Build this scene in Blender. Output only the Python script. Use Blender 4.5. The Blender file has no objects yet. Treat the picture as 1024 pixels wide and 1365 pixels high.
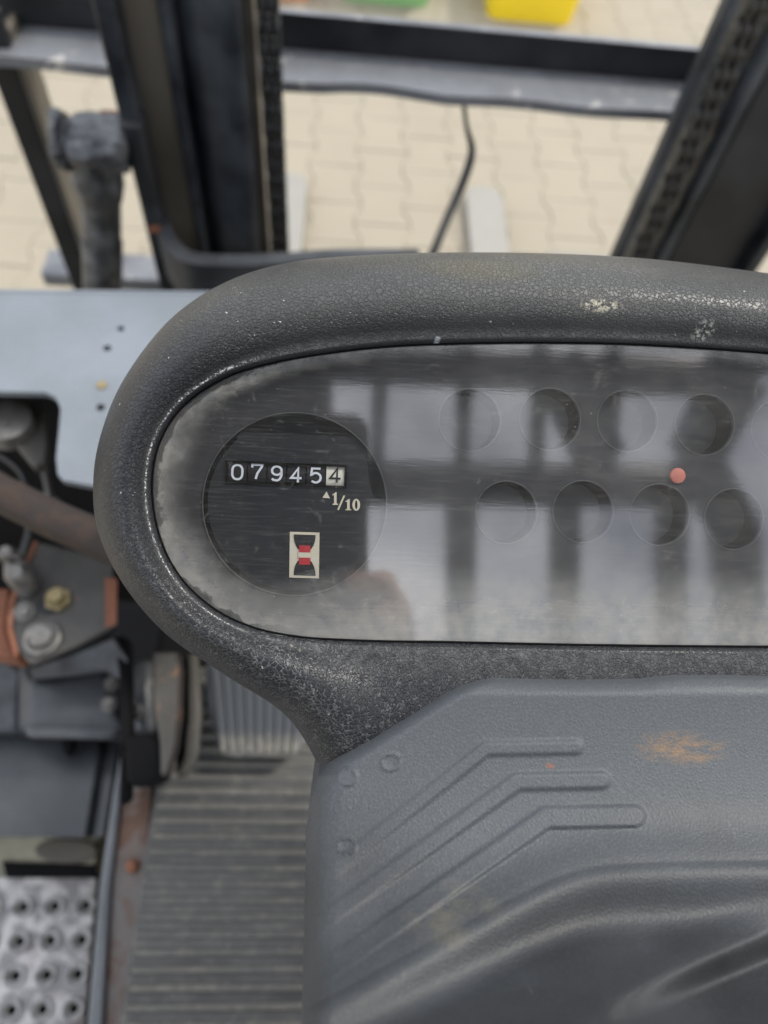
import bpy, bmesh, math, random
from mathutils import Vector, Matrix
random.seed(7)
scene = bpy.context.scene
col = scene.collection
V = Vector
R = math.radians

# ------------------------------------------------------------------ camera
F = 950.0                      # focal length in pixels of a 1024 x 1365 picture
CAM = V((0, 0, 1.55))
DIST = 0.22                    # camera to dashboard lens
r_ = V((.9965, -.0023, .083)).normalized()
b_ = V((-.0727, -.5066, .859)); b_ = (b_ - r_ * b_.dot(r_)).normalized()
u_ = b_.cross(r_).normalized()
cd = bpy.data.cameras.new('camera'); cam = bpy.data.objects.new('camera', cd); col.objects.link(cam)
cam.matrix_world = Matrix(((r_.x, u_.x, b_.x, CAM.x), (r_.y, u_.y, b_.y, CAM.y), (r_.z, u_.z, b_.z, CAM.z), (0, 0, 0, 1)))
cd.sensor_fit = 'VERTICAL'
cd.sensor_height = 9.6
cd.lens = F / 1365 * 9.6
cd.clip_start = 0.004; cd.clip_end = 200
cd.dof.use_dof = True; cd.dof.focus_distance = DIST + .001; cd.dof.aperture_fstop = 2.0
scene.camera = cam

# ------------------------------------------------------------------ light
SUN_EL, SUN_AZ = 52, 62        # azimuth clockwise from +Y (forward)
world = bpy.data.worlds.new('World'); scene.world = world; world.use_nodes = True
nt = world.node_tree; nt.nodes.clear()
wo = nt.nodes.new('ShaderNodeOutputWorld'); bg = nt.nodes.new('ShaderNodeBackground')
sky = nt.nodes.new('ShaderNodeTexSky'); sky.sky_type = 'NISHITA'; sky.sun_disc = False
sky.sun_elevation = R(SUN_EL); sky.sun_rotation = R(SUN_AZ); sky.air_density = 1.0; sky.dust_density = 2.5; sky.ozone_density = 1.0
tc = nt.nodes.new('ShaderNodeTexCoord'); nz = nt.nodes.new('ShaderNodeTexNoise'); nz.inputs['Scale'].default_value = 2.2; nz.inputs['Detail'].default_value = 5
ra = nt.nodes.new('ShaderNodeValToRGB'); ra.color_ramp.elements[0].position = .34; ra.color_ramp.elements[1].position = .6
mx = nt.nodes.new('ShaderNodeMix'); mx.data_type = 'RGBA'
nt.links.new(tc.outputs['Generated'], nz.inputs['Vector']); nt.links.new(nz.outputs['Fac'], ra.inputs['Fac'])
nt.links.new(ra.outputs['Color'], mx.inputs['Factor']); nt.links.new(sky.outputs['Color'], mx.inputs['A'])
mx.inputs['B'].default_value = (19.2, 19.8, 21.2, 1)      # thin bright cloud
nt.links.new(mx.outputs['Result'], bg.inputs['Color']); bg.inputs['Strength'].default_value = .1
nt.links.new(bg.outputs[0], wo.inputs[0])
sl = bpy.data.lights.new('sun', 'SUN'); sl.energy = 2.4; sl.angle = R(9); sl.color = (1, .95, .86)
sun = bpy.data.objects.new('sun', sl); col.objects.link(sun)
sd = V((math.sin(R(SUN_AZ)) * math.cos(R(SUN_EL)), math.cos(R(SUN_AZ)) * math.cos(R(SUN_EL)), math.sin(R(SUN_EL))))
sun.rotation_euler = sd.to_track_quat('Z', 'Y').to_euler()
sun.location = (2, 2, 5)
vs = scene.view_settings; vs.view_transform = 'Standard'; vs.look = 'None'; vs.gamma = 1; vs.exposure = .1
scene.cycles.max_bounces = 8; scene.cycles.transparent_max_bounces = 12; scene.cycles.caustics_reflective = False

# ------------------------------------------------------------------ measuring the place
X = V((1, 0, 0))
N = V((0, -.508, .8613)).normalized()      # dashboard lens faces up and back to the driver
P = N.cross(X).normalized()
def ray(px, py): return r_ * ((px - 512) / F) + u_ * ((682.5 - py) / F) - b_
LO = CAM - b_ * DIST                         # a point of the lens plane
def at_n(px, py, h=0.):                      # point at height h over the lens plane
    d = ray(px, py); t = ((LO + N * h) - CAM).dot(N) / d.dot(N); return CAM + d * t
def at_z(px, py, z): d = ray(px, py); return CAM + d * ((z - CAM.z) / d.z)
def at_y(px, py, y): d = ray(px, py); return CAM + d * (y / d.y)
def mirror_z(px, py, z):                     # what the lens mirrors at height z
    p = at_n(px, py, 0); d = (p - CAM).normalized(); d = d - N * 2 * d.dot(N); return p + d * ((z - p.z) / d.z)

Yv_ = V((0, 1, 0))
# ------------------------------------------------------------------ materials
def clampc(c): return (c[0], c[1], c[2], 1)
class Mat:
    def __init__(s, name, base, rough=.5, metal=0., spec=.5):
        s.m = bpy.data.materials.new(name); s.m.use_nodes = True; s.t = s.m.node_tree
        s.b = s.t.nodes['Principled BSDF']; s.b.inputs['Base Color'].default_value = clampc(base)
        s.b.inputs['Roughness'].default_value = rough; s.b.inputs['Metallic'].default_value = metal
        s.b.inputs['Specular IOR Level'].default_value = spec
        s.geo = s.n('ShaderNodeNewGeometry'); s.pos = s.geo.outputs['Position']; s.c = None; s.bump = None
        s.base = base
    def n(s, k): return s.t.nodes.new(k)
    def l(s, a, b): s.t.links.new(a, b)
    def coord(s): s.tc = s.n('ShaderNodeTexCoord'); s.pos = s.tc.outputs['Object']; return s
    def noise(s, scale, detail=4, rough=.55, stretch=None, dist=0):
        x = s.n('ShaderNodeTexNoise'); x.inputs['Scale'].default_value = scale; x.inputs['Detail'].default_value = detail
        x.inputs['Roughness'].default_value = rough; x.inputs['Distortion'].default_value = dist
        if stretch:
            mp = s.n('ShaderNodeMapping'); mp.inputs['Scale'].default_value = stretch; s.l(s.pos, mp.inputs['Vector']); s.l(mp.outputs[0], x.inputs['Vector'])
        else: s.l(s.pos, x.inputs['Vector'])
        return x.outputs['Fac']
    def ramp(s, f, a, b, va=0., vb=1.):
        x = s.n('ShaderNodeMapRange'); x.inputs['From Min'].default_value = a; x.inputs['From Max'].default_value = b
        x.inputs['To Min'].default_value = va; x.inputs['To Max'].default_value = vb; x.clamp = True; s.l(f, x.inputs['Value']); return x.outputs[0]
    def mul(s, a, b, op='MULTIPLY'):
        x = s.n('ShaderNodeMath'); x.operation = op
        for i, k in enumerate((a, b)):
            if isinstance(k, (int, float)): x.inputs[i].default_value = k
            else: s.l(k, x.inputs[i])
        return x.outputs[0]
    def mixc(s, fac, colr):                  # layer another colour over the base
        x = s.n('ShaderNodeMix'); x.data_type = 'RGBA'
        s.l(fac, x.inputs['Factor'])
        if s.c is None: x.inputs['A'].default_value = clampc(s.base)
        else: s.l(s.c, x.inputs['A'])
        x.inputs['B'].default_value = clampc(colr); s.c = x.outputs['Result']; s.l(s.c, s.b.inputs['Base Color']); return s
    def rough(s, f, a, b): s.l(s.ramp(f, 0, 1, a, b), s.b.inputs['Roughness']); return s
    def metal(s, f): s.l(f, s.b.inputs['Metallic']); return s
    def bumpit(s, h, dist, strength=1.):
        x = s.n('ShaderNodeBump'); x.inputs['Distance'].default_value = dist; x.inputs['Strength'].default_value = strength
        s.l(h, x.inputs['Height'])
        if s.bump is not None: s.l(s.bump, x.inputs['Normal'])
        s.bump = x.outputs[0]; s.l(s.bump, s.b.inputs['Normal']); return s
    def dotp(s, vec, off=0.):                # position along a direction of the place
        x = s.n('ShaderNodeVectorMath'); x.operation = 'DOT_PRODUCT'; x.inputs[1].default_value = vec; s.l(s.geo.outputs['Position'], x.inputs[0])
        return s.mul(x.outputs['Value'], off, 'SUBTRACT')
    def vor(s, scale, feature='DISTANCE_TO_EDGE', rnd=1., warp=None):
        x = s.n('ShaderNodeTexVoronoi'); x.feature = feature; x.inputs['Scale'].default_value = scale; x.inputs['Randomness'].default_value = rnd
        if warp:
            nn = s.n('ShaderNodeTexNoise'); nn.inputs['Scale'].default_value = warp[0]; s.l(s.pos, nn.inputs['Vector'])
            vm = s.n('ShaderNodeVectorMath'); vm.operation = 'SCALE'; vm.inputs['Scale'].default_value = warp[1]; s.l(nn.outputs['Color'], vm.inputs[0])
            va = s.n('ShaderNodeVectorMath'); va.operation = 'ADD'; s.l(s.pos, va.inputs[0]); s.l(vm.outputs[0], va.inputs[1]); s.l(va.outputs[0], x.inputs['Vector'])
        else: s.l(s.pos, x.inputs['Vector'])
        return x.outputs['Distance']

def painted(name, base, dirt=(.12, .1, .08), rust=None, rough=.4, sc=14, rustlo=.62, metal=0., amt=.5, bump=.0006, fine=250, spec=.5):
    m = Mat(name, base, rough, metal, spec)
    a = m.noise(sc, 6, .6); m.mixc(m.ramp(a, .4, .75, 0, amt), dirt)
    f = m.noise(fine, 4, .6); m.mixc(m.ramp(f, .5, .8, 0, .25), [min(1, c * 1.9 + .006) for c in base])
    if rust is not None:
        k = m.noise(sc * 1.7, 8, .65, dist=.4); m.mixc(m.ramp(k, rustlo, rustlo + .07, 0, .9), rust)
    m.rough(a, rough - .12, rough + .3); m.bumpit(f, bump, .5); m.bumpit(a, bump * 2, .4)
    return m.m

MT = {}
def spot(m, p, rx, ry):
    a = m.dotp(X, X.dot(p)); b = m.dotp(P, P.dot(p))
    q = m.mul(m.mul(m.mul(a, 1 / rx), m.mul(a, 1 / rx)), m.mul(m.mul(b, 1 / ry), m.mul(b, 1 / ry)), 'ADD')
    return m.ramp(q, 1, .1)
# black grained plastic of the dashboard cowl
m = Mat('grained_black_plastic', (.019, .021, .025), .42, 0, .45)
e = m.vor(720, warp=(800, .0019)); crease = m.ramp(e, .02, .16)
fine = m.noise(2600, 3); big = m.noise(18, 4)
low = m.ramp(m.dotp(P, P.dot(at_n(200, 700))), .012, -.03)           # grime rubbed into the grain of the lower side
patch = m.ramp(big, .42, .62, .45, 1.); dust = m.mul(m.mul(low, patch), m.ramp(m.mul(e, m.ramp(m.noise(330, 4, .7), .35, .65, -.012, .055), 'ADD'), .015, .09, 1, 0))
m.mixc(m.mul(dust, m.ramp(m.dotp(X, at_n(480, 850).x), -.02, .02, .85, .3)), (.31, .31, .305))
m.mixc(m.mul(m.ramp(big, .35, .65, .35, .8), m.ramp(m.dotp(P, P.dot(at_n(200, 470))), -.01, .02)), (.1, .1, .093))
scr = m.noise(520, 2, .7); m.mixc(m.ramp(scr, .735, .76, 0, .9), (.55, .55, .53))
scr2 = m.noise(60, 5, .75); m.mixc(m.ramp(scr2, .72, .75, 0, .75), (.36, .34, .28))
m.bumpit(crease, .0003, 1.).bumpit(fine, .00005, .5).bumpit(big, .001, .3)
at = m.n('ShaderNodeAttribute'); at.attribute_name = 'lip'
lip = m.ramp(at.outputs['Fac'], .3, 1)                                # rubbed inner lip
m.mixc(m.mul(lip, m.ramp(m.noise(260, 4, .7), .35, .65, .1, .5)), (.2, .2, .195))
lw = m.mul(m.ramp(at.outputs['Fac'], .75, .95), m.mul(m.ramp(m.noise(1500, 2), .5, .56), m.ramp(m.dotp(X, at_n(330, 600).x), .004, -.006))); m.mixc(lw, (.75, .75, .74))
m.mixc(m.mul(spot(m, at_n(640, 360, .005), .022, .006), .35), (.14, .125, .06))
chp = m.mul(spot(m, at_n(800, 408, .01), .0075, .0022), m.ramp(m.noise(700, 4, .7), .47, .55)); m.mixc(chp, (.5, .47, .36))
chp = m.mul(spot(m, at_n(940, 440, .008), .004, .003), m.ramp(m.noise(800, 4, .7), .5, .56)); m.mixc(chp, (.45, .44, .4))
m.mixc(spot(m, at_n(583, 454, .003), .0011, .0012), (.55, .58, .6))
m.rough(m.noise(40, 4), .26, .52); MT['cowl'] = m.m
# steering column shroud, with shade put into its colour
m = Mat('shade_graded_grey_plastic', (.024, .025, .027), .5, 0, .35)
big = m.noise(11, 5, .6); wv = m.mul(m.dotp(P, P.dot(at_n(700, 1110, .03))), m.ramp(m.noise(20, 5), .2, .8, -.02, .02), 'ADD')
m.mixc(m.ramp(wv, -.022, .012, .08, .95), (.071, .08, .089))            # painted shade: paler towards the dashboard, darker under phone and body
m.mixc(m.ramp(big, .35, .7, 0, .45), (.085, .094, .103))
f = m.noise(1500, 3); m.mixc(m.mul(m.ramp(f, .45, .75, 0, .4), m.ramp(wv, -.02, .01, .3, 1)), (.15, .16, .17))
m.mixc(m.ramp(m.noise(300, 5, .8, stretch=(1, .15, .15)), .66, .72, 0, .35), (.2, .21, .22))
st = m.noise(24, 6, .7, stretch=(1, 2.4, 2.4)); m.mixc(m.ramp(st, .66, .8, 0, .16), (.24, .21, .15))
pc = at_n(905, 994, .017)                                             # ochre scuff
sp = m.mul(spot(m, pc, .016, .005), m.ramp(m.noise(260, 6, .8, stretch=(.5, 1.4, 1.4)), .42, .66, 0, .8)); m.mixc(sp, (.3, .17, .07))
m.mixc(m.mul(spot(m, at_n(730, 1017, .018), .0016, .0009), .6), (.25, .09, .05))
m.mixc(m.mul(spot(m, at_n(590, 1175, .03), .014, .005), m.ramp(m.noise(90, 4), .45, .65, 0, .25)), (.26, .22, .13))
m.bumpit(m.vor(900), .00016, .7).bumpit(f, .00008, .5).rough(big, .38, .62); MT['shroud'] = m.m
# lens with grime creeping in from its edge; its lower haze paints a reflection
def lens_mat():
    m = Mat('scratched_clear_plastic', (.3, .29, .26), .8)
    at = m.n('ShaderNodeAttribute'); at.attribute_name = 'edge'; ed = at.outputs['Fac']     # metres from the rim
    xx = m.dotp(X, at_n(400, 680).x)
    lft = m.ramp(xx, 0, -.02)
    wob = m.mul(m.mul(m.ramp(m.noise(70, 6, .65), .3, .7, -.0035, .0035), m.ramp(lft, 0, 1, .35, 1)), ed, 'ADD')                                 # widest at the left end
    leftw = m.ramp(xx, -.047, .0, .0145, .0042)
    leftw = m.mul(leftw, m.mul(m.ramp(m.dotp(P, P.dot(at_n(700, 700))), 0, -.024, 0, .034), m.ramp(xx, -.01, .02, .3, 1)), 'ADD')  # band widened downwards, standing in for the person's dim reflection
    band = m.ramp(m.mul(wob, leftw, 'DIVIDE'), .1, 1.3, 1, 0)
    band = m.mul(m.mul(band, band), .64)
    film = m.ramp(m.noise(30, 6, .65, stretch=(.8, 1.2, 1.2)), .3, .7, .02, .09)
    film = m.mul(film, m.ramp(xx, .0, .05, .45, 1.5))  # film weakened at the left to paint the phone's shade
    brush = m.ramp(m.noise(1500, 3, .6, stretch=(.06, 1, 1)), .5, .8, 0, .09)
    speck = m.ramp(m.noise(1300, 2, .5), .73, .77, 0, .55)
    smear = m.ramp(m.noise(120, 5, .7, dist=1.5), .6, .66, 0, .09)
    tot = band
    for k in (film, brush, speck, smear): tot = m.mul(tot, k, 'ADD')
    tot = m.mul(tot, .9, 'MINIMUM')
    wet = m.ramp(m.mul(m.ramp(m.noise(90, 4), .35, .7, -.0022, .0022), ed, 'ADD'), .001, .0018)   # dark line where the grime has washed out
    wet = m.mul(wet, m.ramp(lft, 0, 1, 1, 0), 'MAXIMUM')
    tot = m.mul(tot, m.ramp(wet, 0, 1, .35, 1))
    tr = m.n('ShaderNodeBsdfTransparent'); tr.inputs[0].default_value = (.86, .87, .89, 1)
    gl = m.n('ShaderNodeBsdfGlossy'); gl.inputs['Roughness'].default_value = .06; gl.inputs['Color'].default_value = (1, .965, .94, 1)
    lw_ = m.n('ShaderNodeLayerWeight'); f2 = m.mul(lw_.outputs['Facing'], lw_.outputs['Facing']); fr = m.mul(m.mul(m.mul(f2, f2), lw_.outputs['Facing']), .8); fr = m.mul(fr, .215, 'ADD')
    df = m.n('ShaderNodeBsdfDiffuse'); df.inputs['Color'].default_value = (.37, .36, .325, 1)
    cmix = m.n('ShaderNodeMix'); cmix.data_type = 'RGBA'; m.l(m.ramp(m.noise(200, 5), .4, .7), cmix.inputs['Factor'])
    cmix.inputs['A'].default_value = (.34, .335, .31, 1); cmix.inputs['B'].default_value = (.25, .255, .255, 1); m.l(cmix.outputs['Result'], df.inputs['Color'])
    bp = m.n('ShaderNodeBump'); bp.inputs['Distance'].default_value = .00002; bp.inputs['Strength'].default_value = .25
    m.l(m.noise(900, 3, .6, stretch=(.1, 1, 1)), bp.inputs['Height']); m.l(bp.outputs[0], gl.inputs['Normal'])
    a = m.n('ShaderNodeMixShader'); m.l(fr, a.inputs[0]); m.l(tr.outputs[0], a.inputs[1]); m.l(gl.outputs[0], a.inputs[2])
    b = m.n('ShaderNodeMixShader'); m.l(tot, b.inputs[0]); m.l(a.outputs[0], b.inputs[1]); m.l(df.outputs[0], b.inputs[2])
    out = m.t.nodes['Material Output']; m.l(b.outputs[0], out.inputs['Surface']); return m.m
MT['lens'] = lens_mat()
MT['plate'] = painted('dark_panel_print', (.055, .055, .058), rough=.6, dirt=(.07, .07, .07), bump=.00005, spec=.2)
MT['face'] = painted('matt_black_dial', (.022, .024, .028), rough=.6, dirt=(.035, .037, .04), bump=.00003, spec=.3, sc=60)
MT['recess'] = painted('unlit_symbol_window', (.11, .11, .115), rough=.5, dirt=(.15, .15, .15), bump=.00005, fine=1500)
MT['wall'] = painted('black_recess_wall', (.002, .002, .003), rough=.8, dirt=(.003, .003, .003), bump=.00005, spec=.05)
MT['rim'] = painted('pale_moulded_rim', (.13, .13, .128), rough=.3, dirt=(.06, .06, .06), bump=.00005, sc=120, amt=.9)
MT['cream'] = painted('cream_print', (.86, .78, .58), rough=.6, dirt=(.7, .62, .45), bump=.00002, amt=.2)
MT['white'] = painted('white_print', (.9, .92, .95), rough=.6, dirt=(.7, .72, .75), bump=.00002, amt=.2)
MT['lastwheel'] = painted('cream_counter_wheel', (.95, .9, .74), rough=.6, dirt=(.8, .75, .6), bump=.00002, amt=.15)
MT['blackink'] = painted('black_print', (.015, .015, .018), rough=.5, dirt=(.02, .02, .02), bump=.00002)
MT['wheel'] = painted('black_counter_wheel', (.004, .004, .006), rough=.5, dirt=(.016, .016, .02), bump=.00002)
MT['red'] = painted('red_print', (.62, .035, .045), rough=.5, dirt=(.4, .02, .03), bump=.00002, amt=.3)
MT['salmon'] = painted('salmon_plastic', (.75, .22, .15), rough=.4, dirt=(.8, .35, .28), bump=.0001, fine=900)
# steel, rubber and paint
MT['panel'] = painted('pale_blue_grey_paint', (.2, .225, .255), dirt=(.13, .145, .155), rust=(.12, .09, .06), rustlo=.72, rough=.4, sc=9, amt=.75, fine=400)
MT['black_steel'] = painted('worn_black_paint', (.012, .013, .015), spec=.3, dirt=(.045, .046, .05), rust=(.3, .13, .05), rustlo=.72, rough=.36, sc=9, amt=.7)
MT['rail'] = painted('greasy_black_rail', (.011, .013, .017), spec=.4, dirt=(.075, .085, .095), rust=(.35, .16, .08), rustlo=.75, rough=.3, sc=9, amt=.8)
MT['brown_steel'] = painted('brown_grease_steel', (.115, .1, .078), dirt=(.04, .036, .03), rough=.4, sc=7)
MT['plate_steel'] = painted('oily_plate_steel', (.06, .057, .052), dirt=(.025, .023, .02), rust=(.17, .09, .045), rustlo=.62, rough=.35, sc=22, amt=.8)
MT['scuff'] = painted('scuffed_blue_grey_steel', (.085, .091, .098), dirt=(.022, .022, .024), rust=(.33, .31, .27), rustlo=.66, rough=.3, sc=26, metal=.3, amt=.9, bump=.001)
MT['cast'] = painted('rough_cast_steel', (.045, .048, .053), dirt=(.24, .25, .26), rust=(.02, .02, .02), rustlo=.6, rough=.28, sc=30, metal=.4, amt=.9, bump=.004)
MT['grey_steel'] = painted('scuffed_grey_steel', (.2, .21, .225), dirt=(.05, .05, .055), rust=(.5, .48, .45), rustlo=.6, rough=.34, sc=18, metal=.2)
MT['dark_grey'] = painted('dark_grey_casting', (.035, .038, .043), dirt=(.11, .12, .13), rust=(.2, .15, .1), rustlo=.72, rough=.35, sc=14, amt=.6)
MT['bluecover'] = painted('blue_grey_cover', (.036, .04, .045), dirt=(.13, .138, .145), rust=(.45, .41, .29), rustlo=.68, rough=.25, sc=12, amt=.5)
MT['paintworn'] = painted('worn_cream_paint', (.42, .4, .29), dirt=(.1, .1, .09), rust=(.03, .035, .04), rustlo=.58, rough=.5, sc=16)
MT['rust'] = painted('orange_rust', (.22, .085, .045), dirt=(.07, .04, .03), rust=(.32, .15, .09), rustlo=.6, rough=.7, sc=28)
MT['rod'] = painted('brown_lever_paint', (.024, .018, .015), dirt=(.045, .03, .022), rust=(.045, .027, .018), rustlo=.5, rough=.5, sc=30, spec=.3)
MT['sill_rust'] = painted('rust_stained_sill', (.15, .145, .14), dirt=(.15, .08, .05), rust=(.12, .055, .03), rustlo=.5, rough=.42, sc=9, amt=.9)
MT['sill_blue'] = painted('pale_sill_edge', (.14, .152, .165), dirt=(.06, .06, .06), rough=.3, sc=12)
MT['rubber'] = painted('black_rubber', (.006, .006, .007), dirt=(.014, .014, .014), rough=.75, sc=20, spec=.15)
MT['hose'] = painted('black_hose_rubber', (.02, .02, .02), dirt=(.05, .05, .05), rough=.4, sc=20)
MT['fork'] = painted('bright_worn_fork', (.3, .285, .25), dirt=(.22, .21, .19), rough=.4, sc=8, metal=.3)
MT['chain'] = painted('oily_chain_steel', (.05, .049, .045), dirt=(.34, .34, .33), rough=.28, sc=40, metal=.6, amt=.7)
MT['chain_plate'] = painted('black_oily_chain_plate', (.012, .012, .012), dirt=(.05, .05, .048), rough=.3, sc=60, spec=.5, amt=.6)
MT['bolt'] = painted('zinc_bolt', (.2, .195, .185), dirt=(.08, .07, .06), rough=.35, sc=90, metal=.5, amt=.9)
MT['brass'] = painted('brass_bolt', (.3, .24, .12), dirt=(.1, .09, .06), rough=.4, sc=60, metal=.5)
MT['olive'] = painted('rusty_pedal_steel', (.065, .06, .05), dirt=(.03, .025, .02), rust=(.25, .13, .06), rustlo=.62, rough=.4, sc=26)
m = Mat('dusty_floor_rubber', (.06, .061, .061), .6)
big = m.noise(9, 5, .65, dist=.4); m.mixc(m.ramp(big, .38, .62, 0, .8), (.135, .132, .122))
m.mixc(m.ramp(m.noise(60, 5, .7), .52, .75, 0, .5), (.25, .24, .2)); m.mixc(m.ramp(m.noise(400, 3), .66, .72, 0, .6), (.4, .39, .35))
m.bumpit(m.noise(300, 4), .0006, .5).rough(big, .45, .75); MT['mat'] = m.m
m = Mat('dusty_mat_rib', (.15, .143, .125), .6)
big = m.noise(9, 5, .65, dist=.4); m.mixc(m.ramp(big, .4, .62, 0, .85), (.11, .11, .107))
m.mixc(m.ramp(m.noise(90, 5, .7), .5, .75, 0, .6), (.36, .34, .28)); m.bumpit(m.noise(300, 4), .0006, .5); MT['rib'] = m.m
m = Mat('wet_worn_step_steel', (.24, .23, .235), .3, .1)
k = m.noise(26, 6, .6, dist=.3); m.mixc(m.ramp(k, .47, .56), (.6, .58, .57)); m.mixc(m.ramp(m.noise(34, 5, .6), .56, .68, 0, .6), (.1, .06, .045))
m.rough(k, .2, .5).bumpit(k, .0002, .4); MT['step'] = m.m
m = Mat('pressed_collar_steel', (.5, .5, .5), .3, .05); k = m.noise(90, 4); m.mixc(m.ramp(k, .5, .7, 0, .7), (.12, .09, .07)); m.rough(k, .2, .45); MT['collar'] = m.m
def stone_mat():
    m = Mat('sandy_concrete_paver', (.32, .282, .212), .85)
    oi = m.n('ShaderNodeObjectInfo'); m.mixc(m.ramp(oi.outputs['Random'], 0, 1, 0, .5), (.3, .265, .2))
    m.mixc(m.ramp(m.noise(3, 5), .4, .7, 0, .5), (.345, .303, .23)); m.mixc(m.ramp(m.noise(300, 3), .5, .75, 0, .4), (.34, .3, .24))
    m.mixc(m.ramp(m.noise(1.1, 6, .7), .5, .72, 0, .35), (.24, .21, .16)); m.bumpit(m.noise(200, 5), .002, .5); return m.m
MT['stone'] = stone_mat()
MT['joint'] = painted('sand_joint', (.32, .28, .205), dirt=(.28, .245, .18), rough=.9, sc=30)
MT['green'] = painted('green_plastic', (.22, .45, .17), dirt=(.3, .45, .25), rough=.5, sc=9)
MT['yellow'] = painted('yellow_plastic', (.85, .62, .02), dirt=(.8, .5, .02), rough=.45, sc=9)
MT['orange'] = painted('orange_plastic', (.75, .3, .1), dirt=(.6, .3, .15), rough=.5, sc=9)
MT['phone'] = painted('phone_glass', (.012, .012, .014), dirt=(.02, .02, .02), rough=.15, sc=20, bump=.00001)
MT['skin'] = painted('skin', (.5, .27, .2), dirt=(.45, .2, .14), rough=.5, sc=30, bump=.0001)
MT['sleeve'] = painted('dark_blue_cloth', (.03, .035, .05), dirt=(.02, .022, .03), rough=.9, sc=60)

m = Mat('worn_pedal_rubber', (.07, .078, .088), .45); k = m.noise(40, 4)
m.mixc(m.mul(m.ramp(m.dotp(Yv_, at_z(340, 985, .838).y), .008, -.006), m.ramp(m.noise(160, 4), .35, .6, .2, .8)), (.3, .28, .23)); m.bumpit(k, .001, .5); MT['pedal'] = m.m
# ------------------------------------------------------------------ mesh helpers
class MB:
    def __init__(s): s.v = []; s.f = []
    def add(s, vs, fs): o = len(s.v); s.v += [V(p) for p in vs]; s.f += [[i + o for i in f] for f in fs]; return s
    def box(s, c, a, b, d):                    # centre and three half-axis vectors
        c = V(c); vs = [c + a * i + b * j + d * k for i in (-1, 1) for j in (-1, 1) for k in (-1, 1)]
        return s.add(vs, [(0, 1, 3, 2), (4, 6, 7, 5), (0, 4, 5, 1), (2, 3, 7, 6), (0, 2, 6, 4), (1, 5, 7, 3)])
    def bb(s, lo, hi):
        lo = V(lo); hi = V(hi); h = (hi - lo) / 2; return s.box((lo + hi) / 2, V((h.x, 0, 0)), V((0, h.y, 0)), V((0, 0, h.z)))
    def loft(s, rings, closed=True, cap=(True, True)):
        n = len(rings[0]); vs = [p for r in rings for p in r]; fs = []
        for i in range(len(rings) - 1):
            for j in range(n if closed else n - 1):
                k = (j + 1) % n; fs.append((i * n + j, i * n + k, (i + 1) * n + k, (i + 1) * n + j))
        if closed and cap[0]: fs.append(tuple(reversed(range(n))))
        if closed and cap[1]: fs.append(tuple((len(rings) - 1) * n + j for j in range(n)))
        return s.add(vs, fs)
    def prism(s, poly, d):                     # extrude a flat polygon by vector d
        return s.loft([poly, [V(p) + d for p in poly]])
    def tube(s, path, rad, n=14, cap=True):
        path = [V(p) for p in path]; rad = rad if isinstance(rad, (list, tuple)) else [rad] * len(path); rings = []; prev = None
        for i, p in enumerate(path):
            t = (path[min(i + 1, len(path) - 1)] - path[max(i - 1, 0)]).normalized()
            if prev is None: a = t.orthogonal().normalized()
            else: a = (prev - t * prev.dot(t)).normalized()
            prev = a; b = t.cross(a)
            rings.append([p + (a * math.cos(2 * math.pi * k / n) + b * math.sin(2 * math.pi * k / n)) * rad[i] for k in range(n)])
        return s.loft(rings, cap=(cap, cap))
    def torus(s, c, nrm, R1, r, n=28, k=8, a=None):
        c = V(c); nrm = V(nrm).normalized(); a = (a or nrm.orthogonal()).normalized(); b = nrm.cross(a); rings = []
        for i in range(n):
            t = 2 * math.pi * i / n; d = a * math.cos(t) + b * math.sin(t)
            rings.append([c + d * (R1 + r * math.cos(2 * math.pi * j / k)) + nrm * r * math.sin(2 * math.pi * j / k) for j in range(k)])
        rings.append(rings[0]); return s.loft(rings, cap=(False, False))
    def link(s, name, mat, parent=None, smooth=False, bevel=0, seg=2, label=None, kind=None, weld=True):
        me = bpy.data.meshes.new(name)
        lo = V([min(p[i] for p in s.v) for i in range(3)]); hi = V([max(p[i] for p in s.v) for i in range(3)]); c = (lo + hi) / 2
        me.from_pydata([p - c for p in s.v], [], s.f)
        bm = bmesh.new(); bm.from_mesh(me)
        if weld: bmesh.ops.remove_doubles(bm, verts=bm.verts, dist=1e-6)
        bmesh.ops.recalc_face_normals(bm, faces=bm.faces); bm.to_mesh(me); bm.free()
        me.materials.append(MT[mat])
        if smooth:
            for p in me.polygons: p.use_smooth = True
            me.set_sharp_from_angle(angle=R(38))
        o = bpy.data.objects.new(name, me); col.objects.link(o)
        o.location = c
        if parent is not None: o.parent = parent; o.location = c - wloc(parent)
        if bevel:
            bv = o.modifiers.new('bevel', 'BEVEL'); bv.width = bevel; bv.segments = seg; bv.limit_method = 'ANGLE'; bv.angle_limit = R(35)
            for p in me.polygons: p.use_smooth = True
            me.set_sharp_from_angle(angle=R(60))
        if label: o['label'] = label
        if kind: o['kind'] = kind
        return o
def wloc(o):
    p = V(o.location)
    while o.parent is not None: o = o.parent; p += V(o.location)
    return p
def tag(o, label, cat, group=None):
    o['label'] = label; o['category'] = cat
    if group: o['group'] = group
    return o
def empty(name, loc, label, cat, group=None):
    o = bpy.data.objects.new(name, None); o.empty_display_size = .1; col.objects.link(o); o.location = loc; return tag(o, label, cat, group)
def put(name, mesh_from, parent, loc):        # a copy sharing mesh data
    o = mesh_from.copy(); o.name = name; col.objects.link(o); o.parent = parent; o.location = V(loc) - (wloc(parent) if parent else V((0, 0, 0))); return o
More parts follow.
